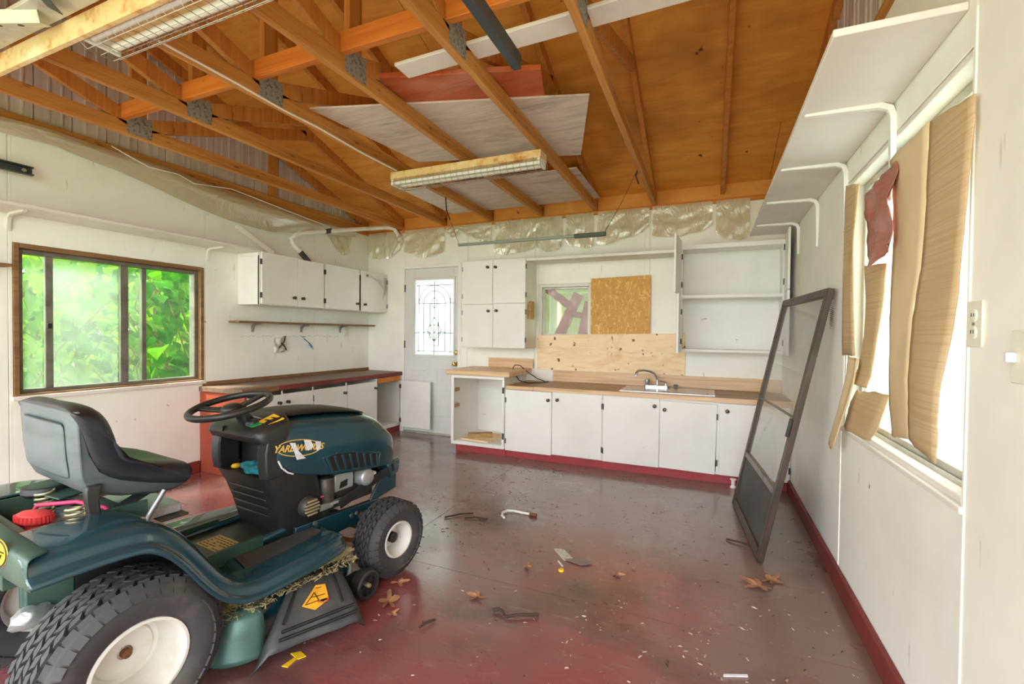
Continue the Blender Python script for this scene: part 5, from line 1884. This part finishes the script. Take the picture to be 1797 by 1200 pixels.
# steering
b = BM()
loft(b, [[V((.032 * math.cos(a) * k, .60 - (z - .80) * .55 + .032 * math.sin(a) * k, z)) for a in [2 * math.pi * i / 12 for i in range(12)]] for z, k in ((.80, 1.35), (.83, 1.1), (.89, 1.0))])
mk('steering_column', b, blk, mo, smooth=50)
tl = R(13)
Mw = Matrix.Translation((0, .512, .908)) @ Matrix.Rotation(tl, 4, 'X')
b = BM()
tube(b, [Mw @ V((.157 * math.cos(a), .157 * math.sin(a), 0)) for a in [2 * math.pi * i / 40 for i in range(40)]],   .0145, 10, closed=True)
sw = mk('steering_wheel', b, blk, mo, smooth=180)
for a in (90, 205, 335):
    d = V((math.cos(R(a)), math.sin(R(a)), 0))
    nn = V((-d.y, d.x, 0))
    secs = []
    for rr_, wv, z in ((.03, .026, -.018), (.09, .02, -.012), (.156, .017, -.002)):
        c = d * rr_
        secs.append([Mw @ (c + nn * wv + V((0, 0, z - .006))), Mw @ (c - nn * wv + V((0, 0, z - .006))), Mw @ (c - nn * wv + V((0, 0, z + .006))), Mw @ (c + nn * wv + V((0, 0, z + .006)))])
    mk('spoke', loft(BM(), secs), blk, sw, bevel=.003)
mk('hub_cap', lathe(BM(), [(.0, .004), (.03, .003), (.042, -.008), (.044, -.03), (.034, -.045)], 20, Mw), blk, sw, smooth=50)

# hood
HS = [  # y, z bottom, z crease, z shoulder, z top, half width low, half width shoulder
    (.592, .672, .742, .818, .846, .204, .188), (.635, .618, .737, .816, .845, .206, .190), (.69, .588, .730, .812, .842, .207, .190), (.76, .567, .724, .806, .840, .208, .190), (.88, .535, .712, .794, .830, .208, .188),
    (1.00, .517, .700, .782, .818, .206, .185), (1.12, .502, .690, .770, .803, .204, .180), (1.20, .497, .682, .756, .785, .202, .172), (1.26, .492, .674, .725, .745, .200, .158), (1.305, .490, .655, .680, .690, .192, .145), (1.325, .495, .62, .645, .65, .18, .14)]
secs = []
for y, zb, zc, zs, zt, hw, hs in HS:
    half = [(hw - .004, zb), (hw, zb + .012), (hw + .003, (zb + zc) / 2), (hw, zc - .006), (hw - .008, zc + .006), (hs + .004, zs - .012), (hs - .02, zs + .006), (hs - .07, zt - .004), (0.0, zt)]
    secs.append([V((-x, y + .012 * 0, z)) for x, z in half] + [V((x, y, z)) for x, z in half[-2::-1]])
hd = mk('hood', loft(BM(), secs, closed=False), green, mo, smooth=50, solid=.005, sub=1)
mk('hood_nose', hexa(BM(), [(-.17, 1.322, .50), (.17, 1.322, .50), (.17, 1.334, .50), (-.17, 1.334, .50), (-.14, 1.31, .65), (.14, 1.31, .65), (.14, 1.328, .64), (-.14, 1.328, .64)]), blk, mo, bevel=.004)
b = BM()
loft(b, [[V((x, y, z)) for x, z in ((-.14 * k, zb), (-.135 * k, zb + h_ * .6), (-.11 * k, zb + h_), (.11 * k, zb + h_), (.135 * k, zb + h_ * .6), (.14 * k, zb))] for y, zb, h_, k in ((.64, .836, .006, .92), (.67, .838, .024, 1.0), (.80, .833, .036, 1.02), (.98, .816, .036, 1.0), (1.12, .800, .024, .94), (1.21, .776, .006, .82))])
mk('hood_scoop', b, blk, mo, smooth=40, sub=1)
b = BM()
hexa(b, [(-.19, 1.30, .40), (.19, 1.30, .40), (.165, 1.395, .415), (-.165, 1.395, .415), (-.195, 1.27, .495), (.195, 1.27, .495), (.17, 1.40, .505), (-.17, 1.40, .505)])
mk('front_bumper', b, green, mo, bevel=.012)
# hood side vents
for s in (1, -1):
    X = lambda x: s * x
    vp = [(.825, .632), (.90, .640), (1.0, .628), (1.195, .575), (1.185, .512), (1.05, .528), (.865, .552)]
    b = BM()
    prism(b, [(X(.2095), y, z) for y, z in vp], (s * .003, 0, 0))
    vt = mk('vent_recess', b, inkb, mo)
    b = BM()
    n = len(vp)
    for i in range(n):
        (y0, z0), (y1, z1) = vp[i], vp[(i + 1) % n]
        beam(b, (X(.212), y0, z0), (X(.212), y1, z1), .010, .008, (1, 0, 0))
    mk('vent_rim', b, green, vt, bevel=.002)
    for i in range(8):
        q = i / 7
        yb_, zb_ = .878 + q * .30, .551 - q * .036
        yt_, zt_ = .846 + q * .325, .632 + .012 * math.sin(q * math.pi) - q * .055
        b = BM()
        beam(b, (X(.212), yb_, zb_), (X(.212), yt_, zt_), .013, .010, (1, 0, 0))
        mk('vent_slat', b, green, vt, bevel=.002)


def print_on_side(bm_, s, y, z, ang, x):
    """lettering drawn in the x/y plane laid on the hood side"""
    Mx = Matrix(((0, 0, s, s * x), (s, 0, 0, y), (0, 1, 0, z), (0, 0, 0, 1)))
    return xform(bm_, Mx @ Matrix.Rotation(R(ang), 4, 'Z'))


lb = mk('hood_lettering', print_on_side(text_bm('YARDWORKS', .041, .25, .0008, .0010), 1, .700, .708, -8, .2125), gold, mo)
b = BM()
for a0, a1, dz in ((200, 345, -.002), (20, 150, .004)):
    tube(b, [(.213, .700 - .108 * math.cos(R(a)), .708 + .034 * math.sin(R(a)) + dz + .016 * math.cos(R(a))) for a in range(a0, a1, 8)], .0022, 4)
mk('lettering_swoosh', b, gold, lb)
b = BM()
for pts in ([(.649, .742), (.677, .736), (.690, .700), (.730, .655), (.685, .658), (.670, .70)], [(.72, .742), (.755, .735), (.772, .70), (.745, .687), (.732, .70)], [(.781, .724), (.812, .716), (.809, .68), (.79, .676)]):
    prism(b, [(.2136, y, z) for y, z in pts], (.0012, 0, 0))
mk('torn_sticker', b, tornw, lb)
b = BM()
tube(b, [(.211, .597, .672), (.212, .612, .640), (.213, .640, .612), (.213, .668, .598)], .004, 6)
mk('hood_edge_trim', b, tornw, mo)

# engine under the hood
b = BM()
box(b, -.14, .13, .80, 1.22, .33, .46)
lathe(b, [(.0, .60), (.14, .60), (.15, .55), (.15, .46)], 24, Matrix.Translation((0, 1.03, 0)))
mk('engine_block', b, engine_m, mo, bevel=.006)
mk('oil_filter', lathe(BM(), [(.036, .40), (.038, .41), (.038, .50), (.034, .512), (.040, .514), (.040, .520), (0, .52)], 20, Matrix.Translation((.165, .88, 0))), engine_m, mo, smooth=40)
b = BM()
box(b, .10, .17, .93, 1.05, .425, .515)
lathe(b, [(.0, .09), (.042, .085), (.048, .06), (.048, 0)], 20, Matrix.Translation((.12, 1.12, .46)) @ Matrix.Rotation(R(90), 4, 'Y'))
mk('blower_housing', b, silver, mo, bevel=.008)
mk('blower_opening', prism(BM(), [(.171, .955, .44), (.171, 1.005, .445), (.171, 1.008, .478), (.171, .965, .472)], (.002, 0, 0)), inkb, mo)
b = BM()
tube(b, [(.15, 1.13, .50), (.165, 1.16, .47), (.165, 1.20, .455)], .014, 10)
mk('breather_tube', b, pvc, mo, smooth=60)
b = BM()
tube(b, [(.10, .76, .405), (.16, .80, .425), (.185, .85, .438), (.185, .875, .42)], .005, 6)
mk('red_cable', b, pinkw, mo, smooth=60)
b = BM()
box(b, .10, .175, .80, .92, .36, .395)
box(b, .15, .18, .90, .99, .372, .388)
mk('carburettor', b, silver, mo, bevel=.005)
Mm = Matrix.Translation((.195, .755, .422)) @ Matrix.Rotation(R(90), 4, 'Y')
mf = mk('muffler', lathe(BM(), [(.0, .032), (.036, .030), (.044, .022), (.046, 0), (.046, -.06), (0, -.06)], 24, Mm), engine_m, mo, smooth=40)
b = BM()
for i in range(5):
    z = .392 + i * .015
    hw_ = math.sqrt(max(0, .04 ** 2 - (z - .422) ** 2))
    beam(b, (.230, .755 - hw_, z), (.230, .755 + hw_, z), .010, .006, (.4, 0, 1))
mk('muffler_louvre', b, springm, mf, bevel=.002)
mk('bolt_head', lathe(BM(), [(0, .008), (.010, .008), (.012, 0)], 8, Matrix.Translation((.20, .79, .33)) @ Matrix.Rotation(R(90), 4, 'Y')), steel, mo)
for y in (1.02, 1.055):
    mk('bolt_head', lathe(BM(), [(0, .006), (.009, .006), (.011, 0)], 8, Matrix.Translation((.186, y, .285)) @ Matrix.Rotation(R(90), 4, 'Y')), steel, mo)

# mower deck
b = BM()
out = [(.28, .22), (.34, .27), (.36, .36), (.37, .50), (.38, .66), (.38, .80), (.30, .92), (.10, .98), (-.18, .96), (-.40, .84), (-.46, .62), (-.42, .38), (-.26, .22), (0, .18)]
loft(b, [[V((x * k, .58 + (y - .58) * k, z)) for x, y in out] for k, z in ((1.0, .035), (1.0, .12), (.97, .150), (.90, .172), (.3, .178))])
mk('mower_deck', b, green, mo, smooth=50)
b = BM()
secs = []
for k in range(9):
    a = R(-10 + 100 * k / 8)
    secs.append([V((.28 + .150 * math.sin(a) * q, .40 - .15 * math.cos(a) * q + .0, z)) for q, z in ((1.03, .025), (1.0, .04), (.98, .12), (.92, .165), (.80, .192), (.5, .2))])
mk('discharge_shell', loft(b, secs, closed=False), deckg, mo, smooth=50, solid=.005)
b = BM()
lathe(b, [(0, .265), (.05, .265), (.075, .25), (.085, .20), (.085, .17)], 24, Matrix.Translation((.30, .43, 0)))
mk('pulley_cover', lathe(BM(), [(0, .23), (.06, .23), (.07, .22), (.07, .17)], 20, Matrix.Translation((-.2, .60, 0))), blk, mo, smooth=40)
mk('pulley_cover', b, blk, mo, smooth=40)
b = BM()
beam(b, (.14, .20, .32), (.15, .50, .22), .012, .03)
beam(b, (.10, .15, .36), (.12, .55, .24), .012, .03)
mk('lift_link', b, dark, mo, bevel=.002)

# discharge chute: ribbed sheet falling away from the hinge, lips turned down
A0, A1 = V((.392, .515, .212)), V((.390, .765, .205))
B0, B1 = V((.475, .315, .060)), V((.625, .700, .058))
b = BM()
g = []
NJ, NI = 12, 14
for j in range(NJ + 1):
    t_ = j / NJ
    row = []
    for i in range(NI + 1):
        s_ = i / NI
        p = (A0 * (1 - s_) + A1 * s_) * (1 - t_) + (B0 * (1 - s_) + B1 * s_) * t_
        bulge = .045 * math.sin(math.pi * min(1, t_ * .9)) * .8
        p = p + V((.3, 0, 1)) * bulge * .55
        if t_ > .80:
            p.z += .006 * (1 if int(t_ * 24) % 2 else -1)
        if s_ < .18:
            p.z -= .055 * ((.18 - s_) / .18) ** 2 * (.35 + t_)
        if s_ > .9:
            p.z -= .03 * ((s_ - .9) / .1) ** 2
        if abs(s_ - .25) < .04 or abs(s_ - .75) < .04:
            p.z -= .004
        p.z = max(p.z, .012)
        row.append(b.verts.new(p))
    g.append(row)
for j in range(NJ):
    for i in range(NI):
        b.faces.new((g[j][i], g[j][i + 1], g[j + 1][i + 1], g[j + 1][i]))
ch = mk('discharge_chute', b, pm('grey_black_chute', (62, 64, 66), .5, [((96, 96, 94), (6, 6, 6), .45, .75, 5)], bump=((40, 40, 40), .1, .001)), mo, smooth=60, solid=.006)


def chute_pt(s_, t_, lift=.006):
    p = (A0 * (1 - s_) + A1 * s_) * (1 - t_) + (B0 * (1 - s_) + B1 * s_) * t_
    return p + V((.3, 0, 1)) * (.045 * math.sin(math.pi * min(1, t_ * .9)) * .8 * .55) + V((.4, -.1, .9)) * lift


for s_ in (.22, .80):
    b = BM()
    tube(b, [chute_pt(s_ + .04 * (1 if s_ > .5 else -1) * t_, t_, .004) for t_ in (.08, .3, .5, .7)], .006, 6)
    mk('chute_rib', b, blk, ch, smooth=60)
for t_ in (.80, .90):
    b = BM()
    tube(b, [chute_pt(s_, t_, .004) for s_ in (.2, .4, .6, .8, .95)], .006, 6)
    mk('chute_rib', b, blk, ch, smooth=60)
b = BM()
q = [chute_pt(.36, .55, .0075), chute_pt(.52, .28, .0075), chute_pt(.66, .33, .0075), chute_pt(.68, .60, .0075), chute_pt(.52, .68, .0075)]
prism(b, q, (.0006, 0, .0014))
cs = mk('warning_sticker', b, orange, ch)
b = BM()
def cp(a, c):
    return chute_pt(a, c, .0096)
for p0, p1 in ((cp(.40, .555), cp(.50, .405)), (cp(.50, .405), cp(.56, .56)), (cp(.56, .56), cp(.40, .555)), (cp(.47, .47), cp(.64, .50)), (cp(.52, .34), cp(.60, .36))):
    beam(b, p0, p1, .003, .001)
c0 = cp(.60, .58)
for i in range(4):
    beam(b, c0 + V((-.006 + i * .004, .0, .0005)), c0 + V((-.004 + i * .006, .018, .0005)), .003, .001)
beam(b, c0 + V((-.006, -.004, .0005)), c0 + V((.010, .002, .0005)), .012, .001)
mk('sticker_symbols', b, inkb, cs)
b = BM()
lathe(b, [(.018, 0), (.021, .001), (.023, 0)], 22, Matrix.Translation(c0 + V((.002, .004, .001))))
mk('sticker_ring', b, redcap, cs)
mk('hinge_rod', cyl(BM(), A0 + V((0, -.02, .02)), A1 + V((0, .02, .02)), .007, 10), dark, mo)
mk('hinge_spring', spring(A0 + V((0, .02, .02)), A1 + V((0, -.02, .02)), .016, 16, .0045, 8), blk, mo, smooth=60)
# deck gauge wheel
Mg = Matrix.Translation((.45, .868, .072)) @ Matrix.Rotation(R(90), 4, 'Y') 
gw = mk('gauge_wheel', lathe(BM(), [(.058, -.03), (.066, -.024), (.068, 0), (.066, .024), (.058, .03), (.046, .026), (.042, .008), (.015, .006), (.0, .006)], 28, Mg), blk, mo, smooth=40)
for i in range(5):
    a = 2 * math.pi * i / 5
    b = BM()
    beam(b, Mg @ V((.012 * math.cos(a), .012 * math.sin(a), .012)), Mg @ V((.050 * math.cos(a), .050 * math.sin(a), .014)), .010, .012, (1, 0, 0))
    mk('wheel_rib', b, blk, gw)
mk('wheel_bolt', lathe(BM(), [(0, .034), (.008, .034), (.010, .028), (.010, .006)], 8, Mg), springm, gw)
b = BM()
box(b, .36, .428, .82, .90, .06, .10)
mk('gauge_wheel_arm', b, blk, mo, bevel=.004)

# clippings on the deck
gp = bpy.data.objects['mower_deck']
b = BM()
Mo = Matrix.Translation((-1.982, .849, 0)) @ Matrix.Rotation(R(-6), 4, 'Z')
for i in range(4200):
    q = rl.random()
    y = .24 + q * .60
    x = .315 + .085 * rl.random() + .025 * math.sin(q * 3)
    z = .226 + .014 * rl.random() + .02 * math.exp(-((y - .5) / .15) ** 2)
    if y < .34:
        z = .215 + rl.random() * .02
        x = .24 + .13 * rl.random()
    if rl.random() < .12:
        x += .03
        z -= .03
    a = rl.uniform(0, 6.28)
    l = rl.uniform(.012, .032)
    d = V((math.cos(a) * l, math.sin(a) * l, rl.uniform(-.006, .010)))
    p = V((x, y, z))
    n_ = V((-d.y, d.x, 0)).normalized() * .0021
    v4 = [b.verts.new(Mo @ k_) for k_ in (p - d / 2 - n_, p + d / 2 - n_ * .4, p + d / 2 + n_ * .4 + V((0, 0, .001)), p - d / 2 + n_ + V((0, 0, .001)))]
    b.faces.new(v4)
for i in range(700):
    x, y = .20 + .12 * rl.random(), .20 + .14 * rl.random()
    z = .16 + rl.random() * .06
    a = rl.uniform(0, 6.28)
    l = rl.uniform(.014, .036)
    p = V((x, y, z))
    d = V((math.cos(a) * l * .6, math.sin(a) * l * .6, -abs(rl.gauss(0, .6)) * l))
    n_ = V((.0012, .0008, 0))
    b.faces.new([b.verts.new(Mo @ k_) for k_ in (p - n_, p + d - n_ * .3, p + d + n_ * .3, p + n_)])
o = single('grass_clippings', b, grassdry, 'dry grass clippings heaped on the mower deck beside the chute', 'clippings')
o['kind'] = 'stuff'


def on_mower(*p):
    return Mo @ V(p)


# rag and yellow scrap in the dash tray
b = BM()
bmesh.ops.create_icosphere(b, subdivisions=4, radius=1.0)
for v in b.verts:
    p = v.co.copy()
    k = 1 + .35 * noise.noise(p * 1.7 + V((3, 1, 2))) + .18 * noise.noise(p * 4)
    v.co = V((p.x * .088 * k + (.03 if p.x > .5 else 0), p.y * .045 * k, max(-.6, p.z) * .030 * k))
xform(b, Mo @ Matrix.Translation((.06, .592, .622)))
single('teal_rag', b, teal, 'crumpled teal rag lying in the mower dash tray', 'rag', smooth=180)
b = BM()
bmesh.ops.create_icosphere(b, subdivisions=2, radius=1.0)
for v in b.verts:
    v.co = V((v.co.x * .018, v.co.y * .022, v.co.z * .012))
xform(b, Mo @ Matrix.Translation((-.085, .585, .612)))
single('yellow_wrapper', b, yellow, 'small yellow wrapper beside the teal rag in the dash tray', 'wrapper', smooth=60)
b = BM()
bmesh.ops.create_icosphere(b, subdivisions=3, radius=1.0)
for v in b.verts:
    p = v.co.copy()
    k = 1 + .4 * noise.noise(p * 2.2 + V((1, 7, 2)))
    v.co = V((p.x * .035 * k, p.y * .045 * k, p.z * .034 * k))
xform(b, Mo @ Matrix.Translation((.205, -.165, .40)))
single('plastic_scrap', b, m_film('white_plastic_scrap', (188, 194, 198), .5, .6, .15, .16), 'crumpled clear white plastic caught between the rear wheels of the mower', 'plastic', smooth=60)

# ------------------------------------------------------------------ floor litter
b = BM()
tube(b, [(-1.235, 2.775, .010), (-1.262, 2.80, .010), (-1.278, 2.846, .012), (-1.262, 2.885, .014), (-1.22, 2.905, .012), (-1.15, 2.905, .010), (-1.085, 2.902, .010)], .0085, 8)
t = thing('white_tube', (-1.18, 2.86, .01), 'bent white plastic tube lying on the floor near the middle', 'tube')
mk('tube', b, pvc, t, smooth=60)
mk('end_fitting', cyl(BM(), (-1.10, 2.902, .0115), (-1.05, 2.898, .0115), .011, 10), rust, t, smooth=40)


def flat(name, pts, t_, mat, label, cat, z=0.0015, **k):
    b = BM()
    prism(b, [(x, y, z) for x, y in pts], (0, 0, t_))
    return single(name, b, mat, label, cat, **k)


flat('paper_packet', [(-.80, 2.50), (-.745, 2.52), (-.655, 2.425), (-.705, 2.395)], .003, packet, 'small printed white packet lying on the floor beside a grey one', 'packet')
flat('clear_packet', [(-.70, 2.40), (-.645, 2.44), (-.545, 2.425), (-.605, 2.375)], .004, greycard, 'grey clear packet lying on the floor touching the printed packet', 'packet', z=.005)
flat('cotton_swab', [(-.735, 2.375), (-.728, 2.378), (-.69, 2.33), (-.698, 2.328)], .004, tornw, 'tiny white stick beside the packets on the floor', 'stick')
b = lathe(BM(), [(.0, .010), (.013, .010), (.015, .007), (.015, 0)], 14, Matrix.Translation((-.687, 2.285, .001)))
single('bottle_cap', b, yellow, 'small yellow bottle cap on the floor below the packets', 'cap', smooth=40)
b = lathe(BM(), [(.0, .075), (.024, .075), (.026, .070), (.016, .062), (.014, .02), (.025, .012), (.026, .002), (.0, .001)], 18, Matrix.Translation((.205, 4.13, .0)))
single('thread_spool', b, pm('spool_white', (236, 232, 232), .4), 'small white spool standing by the red kick board near the storm door', 'spool', smooth=40)
flat('paint_stick', [(.07, 1.812), (.07, 1.822), (.15, 1.856), (.152, 1.846)], .005, tornw, 'thin white stick on the floor at the bottom of the picture', 'stick')
b = BM()
for pts in ([(-1.452, 1.262), (-1.425, 1.285), (-1.385, 1.275), (-1.40, 1.25)], [(-1.42, 1.25), (-1.405, 1.255), (-1.40, 1.205), (-1.425, 1.20)]):
    prism(b, [(x, y, .002) for x, y in pts], (0, .001, .0025))
single('candy_wrapper', b, yellow, 'yellow and white candy wrapper on the floor under the mower chute', 'wrapper')


def oak(x, y, s, a, label):
    pts = []
    for i in range(28):
        q = 2 * math.pi * i / 28
        r_ = s * (.55 + .28 * math.cos(5 * q)) * (1 + .15 * math.cos(q))
        pts.append(V((r_ * math.cos(q) * 1.25, r_ * math.sin(q) * .8, .004 + .012 * (math.sin(q * 2 + a) * .5 + .5))))
    b = BM()
    c = b.verts.new((0, 0, .006))
    ring = [b.verts.new(p) for p in pts]
    for i in range(28):
        b.faces.new((c, ring[i], ring[(i + 1) % 28]))
    xform(b, Matrix.Translation((x, y, 0)) @ Matrix.Rotation(a, 4, 'Z'))
    return single('oak_leaf', b, oakleaf, label, 'leaf', 'fallen oak leaves', solid=.0012)


oak(-1.385, 1.838, .05, .6, 'dry oak leaf on the red floor just in front of the mower front wheel')
oak(-1.325, 1.69, .075, 2.2, 'large dry oak leaf on the red floor to the right of the mower chute')
oak(.315, 2.63, .07, 1.0, 'dry oak leaf just in front of the storm door corner')
oak(.245, 2.545, .08, 2.6, 'crumpled dry oak leaf second from the storm door corner')
oak(-.975, 1.89, .05, 3.1, 'curled tan leaf in the middle of the floor right of the front wheel')
oak(-.41, 2.36, .035, .2, 'small pale leaf on the floor right of the packets')
oak(-1.25, 1.62, .03, 1.2, 'small brown leaf right of the large oak leaf')
oak(-.86, 2.24, .035, 1.7, 'narrow brown leaf left of the yellow bottle cap')


def stick(name, pts, r_, label):
    b = BM()
    tube(b, pts, r_, 6)
    return single(name, b, twig, label, 'twig', 'dark twigs on the floor', smooth=60)


stick('twig', [(-1.60, 2.62, .008), (-1.53, 2.70, .012), (-1.46, 2.76, .008)], 0.0055, 'straight dark twig on the pale floor sheen right of the front wheel')
stick('twig', [(-1.47, 2.66, .007), (-1.41, 2.70, .010), (-1.345, 2.71, .007), (-1.33, 2.72, .007)], 0.0055, 'short knobbly dark twig beside the longer straight one')
stick('twig', [(-.79, 1.80, .01), (-.74, 1.83, .014), (-.66, 1.87, .01)], 0.0056, 'brown curled bark strip in the middle foreground of the floor')
stick('twig', [(-.86, 1.82, .01), (-.83, 1.83, .016), (-.80, 1.81, .01)], 0.0068, 'stubby dark bark bit left of the bark strip')
stick('twig', [(-1.09, 1.59, .008), (-1.075, 1.62, .014), (-1.06, 1.66, .008)], 0.005, 'short dark twig near the chute, left of the bark bits')
stick('twig', [(.12, 3.05, .008), (.20, 3.02, .014), (.27, 3.0, .008)], 0.0055, 'thin twig lying under the leaning storm door')

# crumbs and grit: nobody could count them
b = BM()
for i in range(380):
    x, y = rl.uniform(-1.5, .56), rl.uniform(1.3, 4.15)
    if rl.random() < .35:
        x, y = rl.uniform(-.5, .55), rl.uniform(1.3, 2.4)
    s = rl.uniform(.002, .006) * (1.5 if rl.random() < .1 else 1)
    a = rl.uniform(0, 3.14)
    d = V((math.cos(a), math.sin(a), 0)) * s * rl.uniform(1, 2.2)
    n_ = V((-d.y, d.x, 0)).normalized() * s * .6
    p = V((x, y, .0005))
    h = V((0, 0, s * .5))
    v4 = [p - d - n_, p + d - n_ * .5, p + d * .8 + n_, p - d * .7 + n_]
    vs_ = [b.verts.new(k_) for k_ in v4] + [b.verts.new(p + h)]
    for k_ in range(4):
        b.faces.new((vs_[k_], vs_[(k_ + 1) % 4], vs_[4]))
o = single('floor_crumbs', b, litter, 'pale crumbs and paint chips scattered over the red floor', 'litter')
o['kind'] = 'stuff'
b = BM()
for i in range(420):
    x, y = rl.uniform(-2.2, .56), rl.uniform(1.3, 4.18)
    if rl.random() < .4:
        x, y = rl.uniform(-1.9, -1.2), rl.uniform(2.2, 4.0)
    a = rl.uniform(0, 3.14)
    l = rl.uniform(.006, .03)
    d = V((math.cos(a), math.sin(a), 0)) * l / 2
    n_ = V((-d.y, d.x, 0)).normalized() * rl.uniform(.001, .0035)
    p = V((x, y, .0006))
    h = V((0, 0, .003))
    vs_ = [b.verts.new(k_) for k_ in (p - d - n_ * .3, p + d - n_, p + d + n_ * .4, p - d + n_)] + [b.verts.new(p + h)]
    for k_ in range(4):
        b.faces.new((vs_[k_], vs_[(k_ + 1) % 4], vs_[4]))
o = single('floor_grit', b, twig, 'dark grit and leaf bits scattered over the red floor', 'litter')
o['kind'] = 'stuff'
